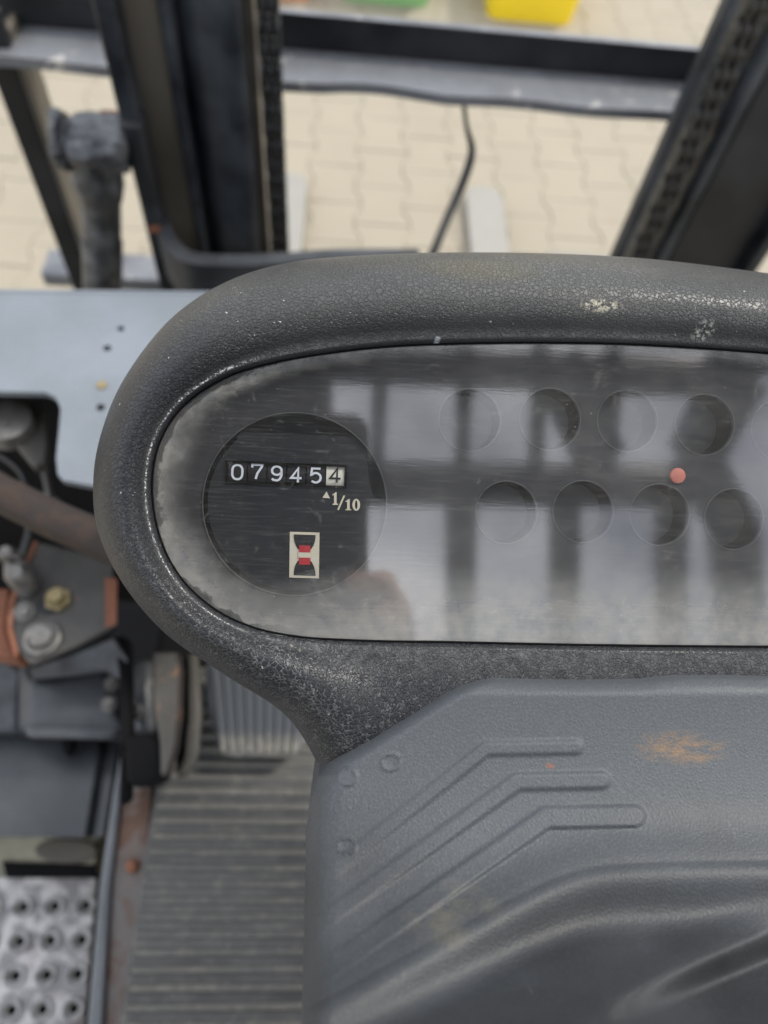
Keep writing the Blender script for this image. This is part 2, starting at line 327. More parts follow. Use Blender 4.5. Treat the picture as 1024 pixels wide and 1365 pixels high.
def holed(outer, holes, d):                   # flat sheet with holes, walls of vector d
    bm = bmesh.new(); es = []
    for loop in [outer] + holes:
        vs = [bm.verts.new(p) for p in loop]
        for i in range(len(vs)): es.append(bm.edges.new((vs[i], vs[(i + 1) % len(vs)])))
    bmesh.ops.triangle_fill(bm, edges=es, use_beauty=True, use_dissolve=False)
    bm.verts.index_update(); mb = MB(); vs = [v.co.copy() for v in bm.verts]; fs = [[v.index for v in f.verts] for f in bm.faces]
    mb.add(vs, fs); mb.add([p + d for p in vs], fs); bm.free()
    for loop in [outer] + holes:
        n = len(loop); mb.add(list(loop) + [V(p) + d for p in loop], [(i, (i + 1) % n, n + (i + 1) % n, n + i) for i in range(n)])
    return mb
def catmull(pts, per=8, closed=True):
    out = []; n = len(pts)
    for i in range(n if closed else n - 1):
        g = (lambda k: pts[k % n]) if closed else (lambda k: pts[max(0, min(n - 1, k))])
        p0, p1, p2, p3 = g(i - 1), g(i), g(i + 1), g(i + 2)
        for k in range(per):
            t = k / per; out.append(tuple(.5 * (2 * b + (c - a) * t + (2 * a - 5 * b + 4 * c - d) * t * t + (3 * b - a - 3 * c + d) * t ** 3) for a, b, c, d in zip(p0, p1, p2, p3)))
    if not closed: out.append(tuple(pts[-1]))
    return out
def circ(c, a, b, r, n=32): return [V(c) + a * (r * math.cos(2 * math.pi * i / n)) + b * (r * math.sin(2 * math.pi * i / n)) for i in range(n)]
Zv = V((0, 0, 1)); Yv = V((0, 1, 0))
def slab(pts, z, th): return MB().prism([at_z(x, y, z) for x, y in pts], V((0, 0, -th)))
S = DIST / F                                   # metres per pixel on the lens

# ------------------------------------------------------------------ ground and paving
g = MB().add([(-30, -30, -.007), (30, -30, -.007), (30, 40, -.007), (-30, 40, -.007)], [(0, 1, 2, 3)])
ground = g.link('ground', 'joint', None, kind='structure'); ground['label'] = 'sandy bed and joints under the beige interlocking pavers'
W, L, A, GAP = .163, .2, .011, .0016
def sw(y):                                     # trapezoid wave of the interlocking joint
    t = (y / L) % 1.0
    if t < .15: return 1
    if t < .35: return 1 - 2 * (t - .15) / .2
    if t < .65: return -1
    if t < .85: return -1 + 2 * (t - .65) / .2
    return 1
def paver(c):
    ph = 0 if c % 2 == 0 else .5
    ys = [0, .15, .35, .65, .85, 1]
    def side(sgn, ins): return [V((sgn * (W / 2 + (A if (t <= .15 or t >= .85) else -A) - GAP / 2 - ins), (min(max(t, 0), 1) - .5) * (L - GAP - 2 * ins), 0)) for t in ys]
    def ring(ins, z): return [p + V((0, 0, z)) for p in side(1, ins) + list(reversed(side(-1, ins)))]
    return MB().loft([ring(0, -.03), ring(0, -.002), ring(.0025, 0)])
stone0 = paver(0).link('paving_stone', 'stone', ground)
cells = []
for c in range(-22, 30):
    for r in range(-4, 42):
        x = c * W - .2; y = .5 + r * L + (0 if c % 2 == 0 else L / 2)
        cells.append((x, y))
def inview(p):
    d = V((p[0], p[1], 0)) - CAM; z = -d.dot(b_)
    if z < .1: return None
    return 512 + F * d.dot(r_) / z, 682.5 - F * d.dot(u_) / z, z
near, far = [], []
for p in cells:
    q = inview(p)
    if q and -60 < q[0] < 1090 and -60 < q[1] < 410: near.append((q[2], p))
    else: far.append(p)
near.sort(); far += [p for _, p in near[300:]]; near = [p for _, p in near[:300]]
random.seed(3)
for i, p in enumerate(near):
    loc = V((p[0], p[1], random.uniform(-.0012, .0008)))
    if i == 0: stone0.location = loc - V(ground.location)
    else:
        o = put('paving_stone', stone0, ground, loc)
    (stone0 if i == 0 else o).rotation_euler = (random.uniform(-.006, .006), random.uniform(-.006, .006), random.uniform(-.008, .008))
proto = paver(0); mb = MB()
for p in far:
    dz = random.uniform(-.003, .001); mb.add([v + V((p[0], p[1], dz)) for v in proto.v], proto.f)
mb.link('paving_stones', 'stone', ground, kind='stuff', weld=False)

# crates on the paving far ahead
def crate(name, px, py, w, dpt, h, mat, label, rot=0, cat='crate'):
    p = at_z(px, py, 0); root = empty(name, (p.x, p.y + dpt / 2, 0), label, cat); c = V((p.x, p.y + dpt / 2, 0)); rt = Matrix.Rotation(rot, 3, 'Z')
    def rr(sx, sy, z, rad=.045):
        out = []
        for cx, cy, a0 in ((1, 1, 0), (-1, 1, 90), (-1, -1, 180), (1, -1, 270)):
            for k in range(5):
                a = R(a0 + k * 22.5); out.append(c + rt @ V((cx * (sx - rad) + rad * math.cos(a), cy * (sy - rad) + rad * math.sin(a), z)))
        return out
    a, b = w / 2, dpt / 2
    MB().loft([rr(a * .88, b * .88, .004), rr(a * .97, b * .97, h * .86), rr(a * .97, b * .97, h), rr(a * .93, b * .93, h), rr(a * .84, b * .84, .012)]).link('tub', mat, root, smooth=True)
    MB().loft([rr(a * 1.0, b * 1.0, h * .87), rr(a * 1.03, b * 1.03, h * .9), rr(a * 1.03, b * 1.03, h * 1.01), rr(a * .95, b * .95, h * 1.01)], cap=(False, False)).link('rim', mat, root, smooth=True)
    for sx in (-1, 1):
        MB().box(c + rt @ V((sx * a * 1.05, 0, h * .8)), rt @ V((.012, 0, 0)), rt @ V((0, b * .35, 0)), V((0, 0, .02))).link('handle', mat, root, bevel=.004)
    return root
crate('green_crate', 512, 16, .43, .6, .2, 'green', 'green plastic crate standing on the beige paving beyond the forklift mast')
crate('yellow_crate', 706, 40, .42, .6, .22, 'yellow', 'bright yellow plastic crate standing on the beige paving beyond the forklift mast')
crate('orange_crate', 380, 8, .22, .4, .12, 'orange', 'small orange crate on the paving behind the left lifting chain', rot=.05)

# ------------------------------------------------------------------ the forklift
FL = empty('forklift', (0, .35, 0), 'worn black and grey forklift truck seen from the driver seat, hour meter reading 07945.4', 'forklift')

# ---- mast, chains, carriage
def vbox(pa, pb, y0, y1, z0, z1, pyr=165):
    a = at_y(pa, pyr, y0).x; b = at_y(pb, pyr, y0).x; return MB().bb((a, y0, z0), (b, y1, z1))
ZT = 2.05; ZB = .12
zfoot = at_y(300, 330, .9).z
vbox(160, 186, .865, 1.0, ZB, ZT).link('outer_mast_rail', 'rail', FL, bevel=.004)
vbox(185, 236, .9, .93, ZB, ZT).link('rail_web', 'brown_steel', FL)
vbox(236, 250, .89, 1.0, ZB, ZT).link('inner_mast_flange', 'rail', FL, bevel=.003)
mb = MB(); x0 = at_y(248, 165, .9).x; x1 = at_y(324, 165, .9).x; x2 = at_y(333, 165, .9).x
prof = [(x0, .93), (x0 + .012, .915), (x0 + (x1 - x0) * .5, .905), (x1, .9), (x2, .905), (x2, 1.0), (x0, 1.0)]
mb.prism([V((a, b, ZB)) for a, b in prof], V((0, 0, ZT - ZB))).link('inner_mast_rail', 'rail', FL, bevel=.004, label='smooth dark inner mast rail with small rust spots')
vbox(335, 347, .93, 1.0, ZB, ZT).link('rail_edge', 'brown_steel', FL, bevel=.002)
# right mast
vbox(899, 916, .87, .895, ZB, ZT).link('outer_mast_rail', 'rail', FL, bevel=.004)
xr = at_y(962, 165, .9).x
prof = [(xr, .9), (xr + .012, .895), (xr + .03, .91), (xr + .035, .955), (xr + .15, .955), (xr + .155, .9), (xr + .175, .9), (xr + .18, 1.0), (xr, 1.0)]
MB().prism([V((a, b, ZB)) for a, b in prof], V((0, 0, ZT - ZB))).link('inner_mast_rail', 'rail', FL, bevel=.004, label='dark right mast rail with a pale worn edge')
MB().bb((xr + .04, .925, ZB), (xr + .15, .953, 1.6)).link('rail_web', 'black_steel', FL)
# leaf chains
def chain(pa, pb, y, label):
    a = at_y(pa, 165, y).x; b = at_y(pb, 165, y).x; cx = (a + b) / 2; w = b - a; p = .0254; n = 26; z0 = .62
    rootmb = MB()
    for i in range(int(n * 1.6)): rootmb.tube([(a, y, z0 + i * p), (b, y, z0 + i * p)], .0042, 8)
    c = rootmb.link('lift_chain', 'chain', FL, smooth=True, label=label)
    plates = []
    for kind in (0, 1):
        mb = MB(); k = 5
        for j in range(k):
            if j % 2 != kind: continue
            xx = a + w * (j + .5) / k; t = w / k * .42
            ring = []
            for s_, e_ in ((1, 0), (-1, 180)):
                for q in range(7):
                    an = R(e_ + q * 30); ring.append((math.cos(an) * .0115, s_ * p / 2 + math.sin(an) * .0112))
            # side outline in (y, z)
            mb.prism([V((xx - t, y + r1, r2)) for r1, r2 in ring], V((2 * t, 0, 0)))
        plates.append(mb)
    protos = []
    for i in range(int(n * 1.6) - 1):
        k = i % 2; zc = z0 + (i + .5) * p
        if i < 2:
            o = plates[k].link('chain_link', 'chain_plate', c); o.location = V((cx if True else 0, y, zc)) - wloc(c)
            ctr = sum((v for v in plates[k].v), V((0, 0, 0))) / len(plates[k].v); o.location.x = ctr.x - wloc(c).x; protos.append(o)
        else:
            o = protos[k].copy(); col.objects.link(o); o.parent = c; o.location = protos[k].location.copy(); o.location.z = zc - wloc(c).z
chain(352, 379, .93, 'oily leaf chain beside the left mast rail')
chain(917, 947, .915, 'oily leaf chain beside the right mast rail')

# carriage: angle bar with a ledge towards the driver
YC = 1.1
tA = at_y(420, 22, YC); tB = at_y(420, 68, YC); zt, zb = tA.z, tB.z
lf = at_z(420, 110, zb); xl = at_y(2, 40, YC).x; xrr = at_y(1000, 110, YC).x + .05
MB().bb((xl, YC, zb), (xrr, YC + .009, zt)).link('carriage_bar', 'black_steel', FL, bevel=.002)
ring = []
random.seed(5); nb = 40
led = []
for i in range(nb + 1):
    x = xl + (xrr - xl) * i / nb; s = at_y(512, 110, lf.y)
    led.append(V((x, lf.y + .003 * math.sin(i * .8) + (.008 if 16 < i < 22 else 0) * math.sin((i - 16) / 6 * math.pi), zb - .001)))
MB().prism(led + [V((xrr, YC + .006, zb - .001)), V((xl, YC + .006, zb - .001))], V((0, 0, -.014))).link('carriage_ledge', 'grey_steel', FL, label='scuffed pale ledge of the carriage bar')
MB().bb((xl, YC - .002, zt + .001), (xrr, YC + .010, zt + .003)).link('bar_cap', 'grey_steel', FL, bevel=.002)
# left post of the load guard
pl = at_y(3, 135, 1.04).x; pr = at_y(38, 135, 1.04).x
MB().bb((pl, 1.04, .1), (pr, 1.055, zt)).link('guard_post', 'black_steel', FL, bevel=.003)
MB().bb((pr - .012, 1.057, .1), (pr, 1.12, zt - .03)).link('guard_post_side', 'brown_steel', FL, bevel=.002)
# lower carriage bar
a = at_y(60, 345, 1.1); MB().bb((a.x, 1.06, a.z - .03), (at_y(330, 345, 1.1).x, 1.13, a.z + .0)).link('lower_carriage_bar', 'grey_steel', FL, bevel=.003)
# forks lying low in front
def fork(pxa, pxb, pyt):
    a = at_z(pxa, pyt, .05); b = at_z(pxb, pyt, .05); y1 = a.y; x0, x1 = a.x, b.x
    cs = [(x0, 1.13), (x0, y1 - .05), (x0 + (x1 - x0) * .15, y1 - .01), (x0 + (x1 - x0) * .35, y1), (x0 + (x1 - x0) * .65, y1), (x0 + (x1 - x0) * .85, y1 - .01), (x1, y1 - .05), (x1, 1.13)]
    mb = MB().prism([V((p, q, .05)) for p, q in cs], V((0, 0, -.035))); mb.bb((x0, 1.13, .016), (x1, 1.17, .62))
    mb.link('fork', 'fork', FL, bevel=.004)
fork(372, 411, 228); fork(620, 668, 246)
# hanging hose
hp = [at_y(612, 100, 1.08), at_y(617, 128, 1.07), at_y(622, 168, 1.06), at_y(629, 203, 1.05), at_y(616, 246, 1.0), at_y(596, 292, .95), at_y(578, 336, .9), at_y(560, 380, .86)]
hp = [V(p) for p in catmull([tuple(p) for p in hp], 6, False)]
MB().tube(hp, [.0035 + .0035 * min(1, max(0, (i - 12) / 8)) for i in range(len(hp))], 10).link('hose', 'hose', FL, smooth=True, label='thin black hose hanging from the carriage bar')
# curved bracket round the mast foot
def bracket():
    z = at_y(330, 335, .83).z
    path = [(196, 215), (198, 245), (202, 280), (210, 310), (226, 333), (252, 347), (300, 351), (370, 349), (450, 343), (560, 343)]
    ctr = [at_z(x, y, z) for x, y in catmull(path, 5, False)]
    outer = []; inner = []
    for i, p in enumerate(ctr):
        t = (ctr[min(i + 1, len(ctr) - 1)] - ctr[max(i - 1, 0)]); t.z = 0; t.normalize(); nrm = V((t.y, -t.x, 0))
        outer.append(p + nrm * .0); inner.append(p - nrm * .022)
    rings = []
    for o, i_ in zip(outer, inner):
        d = (o - i_).normalized() * .004; dn = V((0, 0, -.004))
        rings.append([o + dn, o - d, i_ + d, i_ + dn, i_ + V((0, 0, -.075)), o + V((0, 0, -.075))])
    rings = [list(r) for r in rings]
    MB().loft(rings).link('mast_bracket', 'dark_grey', FL, smooth=True, label='curved steel bracket wrapping the foot of the left mast')
    for (x, y) in ((207, 306),):
        c = at_z(x, y, z + .001); MB().tube([c, c + V((0, 0, .004))], .009, 12).link('bolt_head', 'rust', FL, smooth=True, label='rust orange bolt head on the mast bracket')
bracket()
# tilt cylinder
yt = .86
def py(x, y, yy=yt): return at_y(x, y, yy)
tp = [py(136, 165), py(137, 215), py(136, 262), py(136, 266), py(138, 318), py(138, 322), py(139, 400), py(140, 470)]
c = tp[0].x
top = py(128, 200)
pth = [V((top.x, yt, py(128, k).z)) for k in (205, 240, 262, 264, 318, 320, 400, 560)]
xs = [py(128, 205).x, py(130, 240).x, py(134, 262).x, py(134, 264).x, py(136, 318).x, py(136, 320).x, py(137, 400).x, py(140, 560).x]
pth = [V((x, yt, p.z)) for x, p in zip(xs, pth)]
MB().tube(pth, [.028, .034, .029, .0265, .0265, .0285, .0285, .0285], 28).link('tilt_cylinder', 'cast', FL, smooth=True, label='dark tilt cylinder standing left of the mast')
e0 = py(82, 205); e1 = py(172, 200)
ctr = py(125, 192)
MB().tube([V((e0.x - .004, yt, ctr.z)), V((e0.x, yt, ctr.z)), V((e0.x + .012, yt, ctr.z)), V((e0.x + .012, yt, ctr.z)), V((e0.x + .02, yt, ctr.z)), V((e0.x + .024, yt, ctr.z)), V((e1.x - .006, yt, ctr.z)), V((e1.x, yt, ctr.z))], [.022, .036, .037, .026, .026, .037, .035, .026], 26).link('cylinder_eye', 'cast', FL, smooth=True, label='scuffed round clevis eye on top of the tilt cylinder')
EY = bpy.data.objects['cylinder_eye']; q = EY.modifiers.new('sub', 'SUBSURF'); q.levels = q.render_levels = 3
tx = bpy.data.textures.new('lumps', 'CLOUDS'); tx.noise_scale = .022; q = EY.modifiers.new('cast_lumps', 'DISPLACE'); q.texture = tx; q.strength = .014; q.mid_level = .45
MB().box(V((e1.x + .012, yt + .01, ctr.z - .02)), V((.012, 0, 0)), V((0, .02, 0)), V((0, 0, .055))).link('clevis_plate', 'black_steel', FL, bevel=.004)
MB().tube([V((e1.x - .03, yt + .02, ctr.z + .02)), V((e1.x, yt + .02, ctr.z + .02))], .012, 12).link('grease_cap', 'rust', FL, smooth=True)

# ---- grey front panel with holes and cut-out
zp = 1.08
out = [(-260, 389), (285, 391), (420, 395), (420, 690), (150, 660), (128, 648), (96, 642), (84, 640), (77, 632), (75, 610), (79, 570), (81, 545), (75, 530), (62, 523), (-260, 515)]
holes = [circ(at_z(x, y, zp), X, Yv, r, 14) for x, y, r in ((161, 438, .0032), (143, 464, .0036), (134, 543, .0036))]
pn = holed([at_z(x, y, zp) for x, y in out], holes, V((0, 0, -.006))).link('front_panel', 'panel', FL, label='pale blue grey steel panel with small drilled holes left of the dashboard')
p = at_z(136, 514, zp); MB().tube([p + V((0, 0, .0002)), p + V((0, 0, .0012))], .0042, 12).link('rivet', 'brass', pn, smooth=True)
q0 = at_z(-260, 389, zp); q1 = at_z(420, 395, zp)
MB().prism([q0 + V((0, -.0, .002)), q1 + V((0, 0, .002)), q1 + V((0, .008, .0)), q1 + V((0, .01, -.05)), q1 + V((0, .006, -.05)), q0 + V((0, .006, -.05)), q0 + V((0, .01, -.05)), q0 + V((0, .008, 0))][:0] or [q0 + V((0, .001, .001)), q0 + V((0, .007, -.001)), q0 + V((0, .009, -.06)), q0 + V((0, .003, -.06))], q1 - q0).link('panel_flange', 'panel', pn, bevel=.001)
# dark chassis below
MB().bb((-.62, -.3, .12), (-.2, .8, .28)).link('chassis_side', 'rubber', FL)
MB().bb((at_z(166, 1100, .768).x, -.3, .5), (.6, .47, .768)).link('chassis_floor', 'rubber', FL, bevel=.01)
MB().bb((-.6, .44, .5), (.6, .47, 1.06)).link('chassis_front', 'rubber', FL)
# ---- left-hand linkage
slab([(-80, 520), (48, 524), (60, 545), (63, 590), (60, 612), (45, 622), (30, 605), (18, 590), (-80, 570)], 1.03, .012).link('hinge_bracket', 'plate_steel', FL, bevel=.002)
p = at_z(11, 565, 1.035); MB().tube([p - V((0, 0, .01)), p + V((0, 0, .006)), p + V((0, 0, .0085))], [.021, .021, .014], 24).link('pivot_bolt', 'bolt', FL, smooth=True)
slab([(52, 612), (60, 612), (74, 690), (64, 690)], 1.02, .012).link('hinge_arm', 'plate_steel', FL, bevel=.002)
lv = [at_z(-60, 622, 1.12), at_z(0, 657, 1.125), at_z(70, 692, 1.13), at_z(140, 722, 1.135), at_z(260, 770, 1.14)]
MB().tube(lv, .0125, 24).link('hand_lever', 'rod', FL, smooth=True, label='brown rusty lever rod coming in from the left under the dashboard')
zr = .93
bp = [(50, 722), (150, 745), (155, 832), (100, 862), (42, 886), (22, 866), (16, 835), (20, 800)]
br = slab(bp, zr, .006).link('linkage_plate', 'plate_steel', FL, bevel=.0015, label='greasy steel linkage plate with orange rusty edge')
eg = [at_z(x, y, zr + .002) for x, y in ((16, 835), (20, 800), (50, 722), (45, 722), (12, 800), (9, 838), (20, 876), (24, 868))]
MB().prism(eg, V((0, 0, -.03))).link('rusty_edge', 'rust', br)
slab([(-60, 785), (14, 783), (8, 838), (22, 878), (-8, 872), (-60, 860)], zr - .02, .03).link('rust_block', 'rust', FL, bevel=.003, label='orange rusty block at the far left')
for (x, y, rr_, m_, h_) in ((78, 800, .012, 'brass', .012), (57, 851, .016, 'bolt', .008), (33, 816, .009, 'bolt', .006)):
    p = at_z(x, y, zr + .0005)
    b0 = MB().tube([p, p + V((0, 0, h_ * .3)), p + V((0, 0, h_ * .3)), p + V((0, 0, h_))], [rr_, rr_, rr_ * .62, rr_ * .6], 6 if m_ == 'brass' else 22).link('bolt', m_, br, smooth=m_ != 'brass')
slab([(140, 770), (156, 772), (155, 832), (141, 836)], zr + .0015, .001).link('rust_patch', 'rust', br)
p = at_z(57, 851, zr + .002); MB().torus(p, Zv, .0135, .003, 24, 8, X).link('washer', 'bolt', br, smooth=True)
cp = [at_z(x, y, .955) for x, y in ((26, 742), (14, 748), (14, 768), (26, 776), (36, 764), (30, 752), (20, 758))]
MB().tube([V(q) for q in catmull([tuple(p_) for p_ in cp], 5, False)], .0045, 10).link('return_spring', 'bolt', FL, smooth=True)
p = at_z(65, 806, zr + .001); MB().tube([p, p + V((0, 0, .0015))], .009, 16).link('slot_washer', 'blackink', br)
for (x, y, r1) in ((22, 765, .0105), (10, 738, .008)):
    p = at_z(x, y, .96); MB().tube([p - V((.0, 0, .05)), p, p + V((0, 0, .006))], [r1, r1, r1 * .6], 18).link('pin', 'bolt', FL, smooth=True)
for pts in (((48, 600), (62, 640), (78, 668), (112, 690)), ((-20, 600), (10, 612), (34, 640), (40, 700), (30, 740))):
    q_ = catmull([tuple(at_z(x, y, .98)) for x, y in pts], 6, False); MB().tube([V(v) for v in q_], .0035, 10).link('cable', 'hose', FL, smooth=True)
for x, y in ((150, 912), (146, 940), (186, 950)):
    p = at_z(x, y, .835); MB().tube([p, p + V((0, 0, .004)), p + V((0, 0, .004)), p + V((0, 0, .009))], [.008, .008, .0055, .005], 6).link('hex_bolt', 'bolt', FL)
# casting and covers
zc = .80
MB().loft([[at_z(x, y, z) for x, y in poly] for z, poly in ((zc - .08, [(24, 880), (160, 850), (190, 990), (24, 980)]), (zc, [(30, 902), (150, 880), (165, 975), (30, 972)]), (zc + .012, [(48, 915), (140, 893), (150, 950), (52, 950)]))]).link('brake_housing', 'dark_grey', FL, bevel=.006, seg=3, label='scuffed dark housing under the linkage plate')
MB().loft([[at_z(x, y, z) for x, y, z in row] for row in (((36, 884, .835), (90, 862, .845), (152, 832, .85), (166, 850, .85)), ((40, 892, .85), (92, 876, .862), (150, 852, .868), (170, 880, .862)), ((44, 905, .835), (96, 900, .848), (140, 893, .852), (160, 905, .845)), ((46, 908, .80), (96, 903, .80), (140, 898, .80), (160, 908, .80)))], closed=False).link('housing_rib', 'scuff', FL, smooth=True)
slab([(152, 845), (172, 850), (176, 990), (160, 1000), (158, 900)], .86, .02).link('dark_void_fill', 'rubber', FL, bevel=.003)  # black slab added to paint the dark void beside the housing
slab([(30, 955), (150, 955), (160, 975), (150, 985), (34, 982)], .80, .01).link('housing_lip', 'scuff', FL, bevel=.004)
slab([(-60, 872), (12, 876), (34, 890), (26, 975), (-60, 975)], .74, .03).link('side_casting', 'scuff', FL, bevel=.008)
slab([(168, 880), (205, 875), (205, 975), (172, 975)], .82, .03).link('pivot_bush', 'scuff', FL, bevel=.008)
rings = []
for yy in (968, 978, 1000, 1040, 1085, 1108, 1116):
    z = .70 + .02 * math.sin(max(0, min(1, (yy - 960) / 160)) * math.pi); xrgt = 156 - max(0, (yy - 1000)) * .16
    rings.append([at_z(x, yy, z - (.0 if x < xrgt - 12 else .01)) for x in (-120, -60, 0, 40, 80, xrgt - 25, xrgt - 12, xrgt)] + [at_z(xrgt, yy, .55), at_z(-120, yy, .55)])
MB().loft(rings).link('battery_cover', 'bluecover', FL, smooth=True, label='dark blue grey rounded cover above the step')
slab([(80, 965), (101, 965), (98, 1000), (90, 1010), (82, 1000)], .735, .01).link('cover_clip', 'rubber', FL, bevel=.003)
slab([(-80, 1108), (133, 1104), (128, 1160), (-80, 1172)], .60, .03).link('worn_sill', 'paintworn', FL, bevel=.004, label='sill with cream paint worn through to black')
ov = [(88 + 43 * math.cos(a * math.pi / 10), 1134 + 17 * math.sin(a * math.pi / 10)) for a in range(20)]
slab(ov, .606, .008).link('oval_boss', 'brown_steel', FL, bevel=.003)
slab([(2, 1148), (128, 1152), (126, 1170), (8, 1170)], .604, .01).link('step_slot', 'rubber', FL, bevel=.001)

# ---- perforated step
zs = .42
cen = []
for (x0_, y0_, dx, dy) in ((31, 1209, 41.5, -2),):
    for j in range(-1, 6):
        for i in range(-3, 3):
            cen.append((x0_ + i * 41 + .5 * i - j * 5.4, y0_ + j * 46 - i * 1.2, i, j))
poly = [(-140, 1172), (128, 1167), (122, 1240), (112, 1365), (95, 1530), (-200, 1530)]
hl = [circ(at_z(x, y, zs), X, Yv, .0078, 18) for x, y, i, j in cen if j >= 0]
st = holed([at_z(x, y, zs) for x, y in poly], hl, V((0, 0, -.003))).link('foot_step', 'step', FL, label='worn steel foot step with rows of raised round holes')
first = None
for x, y, i, j in cen:
    if j < 0: continue
    p = at_z(x, y, zs)
    if first is None:
        first = MB().loft([circ(p + V((0, 0, z)), X, Yv, r, 24) for z, r in ((.0003, .0138), (.002, .0136), (.0044, .0130), (.0050, .0122), (.0046, .0115), (.001, .0098), (-.0006, .0070), (-.003, .0058))], cap=(False, False)).link('raised_collar', 'collar', st, smooth=True); fp = p
    else:
        o = first.copy(); col.objects.link(o); o.parent = st; o.location = V(first.location) + (p - fp)
slab([(-300, 1000), (140, 1000), (140, 1600), (-300, 1600)], .30, .01).link('step_well', 'rubber', FL)

# ---- sill between the step and the floor
slab([(160, 1003), (168, 1003), (160, 1060), (146, 1180), (136, 1365), (128, 1500), (106, 1500), (116, 1365), (132, 1180), (150, 1060)], .79, .06).link('sill_edge', 'sill_blue', FL, bevel=.003)
sr = slab([(176, 1040), (206, 1042), (203, 1100), (199, 1200), (194, 1365), (188, 1500), (126, 1500), (136, 1365), (147, 1180), (161, 1060)], .782, .04).link('rusty_sill', 'sill_rust', FL, bevel=.004, label='rust stained steel sill beside the floor mat')
p = at_z(177, 1155, .783); MB().tube([p, p + V((0, 0, .004)), p + V((0, 0, .006))], [.006, .0055, .003], 16).link('screw', 'rust', sr, smooth=True)

# ---- pedal and brake arm
slab([(251, 870), (264, 870), (268, 950), (264, 1005), (250, 1032), (234, 1036), (244, 1010), (251, 960)], .86, .012).link('pedal_arm', 'olive', FL, bevel=.003, label='rusty outer pedal arm')
slab([(204, 868), (238, 868), (243, 890), (241, 950), (236, 995), (226, 1030), (214, 1034), (213, 990), (207, 955), (203, 920)], .885, .012).link('pedal_arm', 'olive', FL, bevel=.003, label='broad rusty pedal arm beside the black rubber stop')
slab([(238, 870), (243, 890), (241, 950), (236, 995), (226, 1030), (223, 1028), (232, 992), (237, 948), (239, 892), (235, 870)], .8855, .005).link('arm_seam', 'rod', FL)
slab([(241, 868), (252, 868), (252, 960), (244, 1010), (236, 1030), (234, 1010), (243, 950)], .85, .004).link('arm_gap', 'rubber', FL)  # black strip painting the shade in the gap between the arms
slab([(165, 978), (218, 976), (222, 1034), (200, 1042), (168, 1044)], .875, .03).link('rubber_stop', 'rubber', FL, bevel=.005)
slab([(160, 990), (172, 990), (170, 1060), (158, 1070)], .83, .03).link('rubber_flap', 'rubber', FL, bevel=.003)
zpd = .835
pd = slab([(272, 880), (420, 905), (424, 950), (412, 985), (396, 1002), (380, 1008), (310, 1008), (298, 1003), (289, 988), (276, 940)], zpd, .012).link('accelerator_pedal', 'pedal', FL, bevel=.006, seg=3, label='ribbed accelerator pedal on the floor mat')
for k in range(9):
    xa = 286 + k * 14.6; xb = 299 + k * 11.8
    a0 = at_z(xa, 890, zpd + .0005); a1 = at_z(xb, 1003, zpd + .0005); t = (a1 - a0).normalized(); s_ = V((-t.y, t.x, 0))
    w0 = .0022
    MB().loft([[p - s_ * w0 * 1.3, p - s_ * w0 * .8 + V((0, 0, .003)), p + s_ * w0 * .8 + V((0, 0, .003)), p + s_ * w0 * 1.3] for p in (a0, a0.lerp(a1, .5), a1)]).link('pedal_rib', 'pedal', pd, smooth=True)

# ---- ribbed rubber floor mat (lies on the floor: a thing of its own)
zm = .80
fm = empty('floor_mat', at_z(330, 1200, .775), 'dusty grey ribbed rubber floor mat below the dashboard and beside the rusty sill', 'floor mat')
a = at_z(207, 1045, zm); x0m = at_z(198, 1200, zm).x; x1m = .2; ytop = at_z(330, 890, zm).y; ybot = at_z(330, 1480, zm).y
MB().bb((x0m - .01, ybot, .771), (x1m, ytop, zm - .004)).link('mat_sheet', 'mat', fm, bevel=.002)
pitch = abs(at_z(300, 1200, zm).y - at_z(300, 1222.5, zm).y)
yy = ytop - .004; k = 0; proto = None
x0r = x0m - .006
while yy > ybot + .01:
    rg = []
    for i in range(13):
        x = x0r + (x1m - .006 - x0r) * i / 12; w0 = pitch * .24
        rg.append([V((x, yy - w0, zm - .0035)), V((x, yy - w0 * .7, zm - .0005)), V((x, yy, zm + .0006)), V((x, yy + w0 * .7, zm - .0005)), V((x, yy + w0, zm - .0035))])
    if proto is None: proto = MB().loft(rg).link('mat_rib', 'rib', fm, smooth=True); py0 = yy
    else:
        o = proto.copy(); col.objects.link(o); o.parent = fm; o.location = V(proto.location) + V((0, yy - py0, 0)); o.location.z += random.uniform(-.0006, .0003); o.rotation_euler = (0, random.uniform(-.002, .002), random.uniform(-.003, .003))
    yy -= pitch

# ---- dashboard ------------------------------------------------------
inner = [(1024, 863), (800, 861), (600, 857), (520, 856), (460, 854), (400, 850), (340, 838), (285, 812), (240, 770), (212, 715), (202, 650), (212, 590), (245, 540), (300, 503), (360, 484), (430, 471), (520, 461), (620, 457), (740, 456), (860, 459), (1024, 470), (1200, 488), (1330, 520), (1400, 590), (1420, 680), (1400, 770), (1330, 840), (1200, 862)]
outer = [(1024, 1180), (800, 1180), (600, 1180), (500, 1160), (440, 1050), (385, 958), (300, 900), (222, 846), (165, 780), (131, 710), (124, 645), (134, 580), (165, 505), (226, 426), (300, 376), (388, 349), (500, 339), (620, 336), (750, 338), (880, 346), (1040, 366), (1230, 392), (1400, 440), (1490, 540), (1510, 680), (1490, 840), (1400, 960), (1200, 1120)]
I = catmull(inner, 10); O = catmull(outer, 10)
prof = [(-.012, -.009), (-.012, .0002), (.022, .0012), (.05, .0032), (.075, .004), (.1, .0042), (.14, .0052), (.22, .0078), (.34, .0102), (.48, .0112), (.62, .0104), (.74, .008), (.84, .0045), (.92, -.0005), (.97, -.0065), (.995, -.014), (1.0, -.024), (.98, -.045), (.9, -.06)]
rings = []
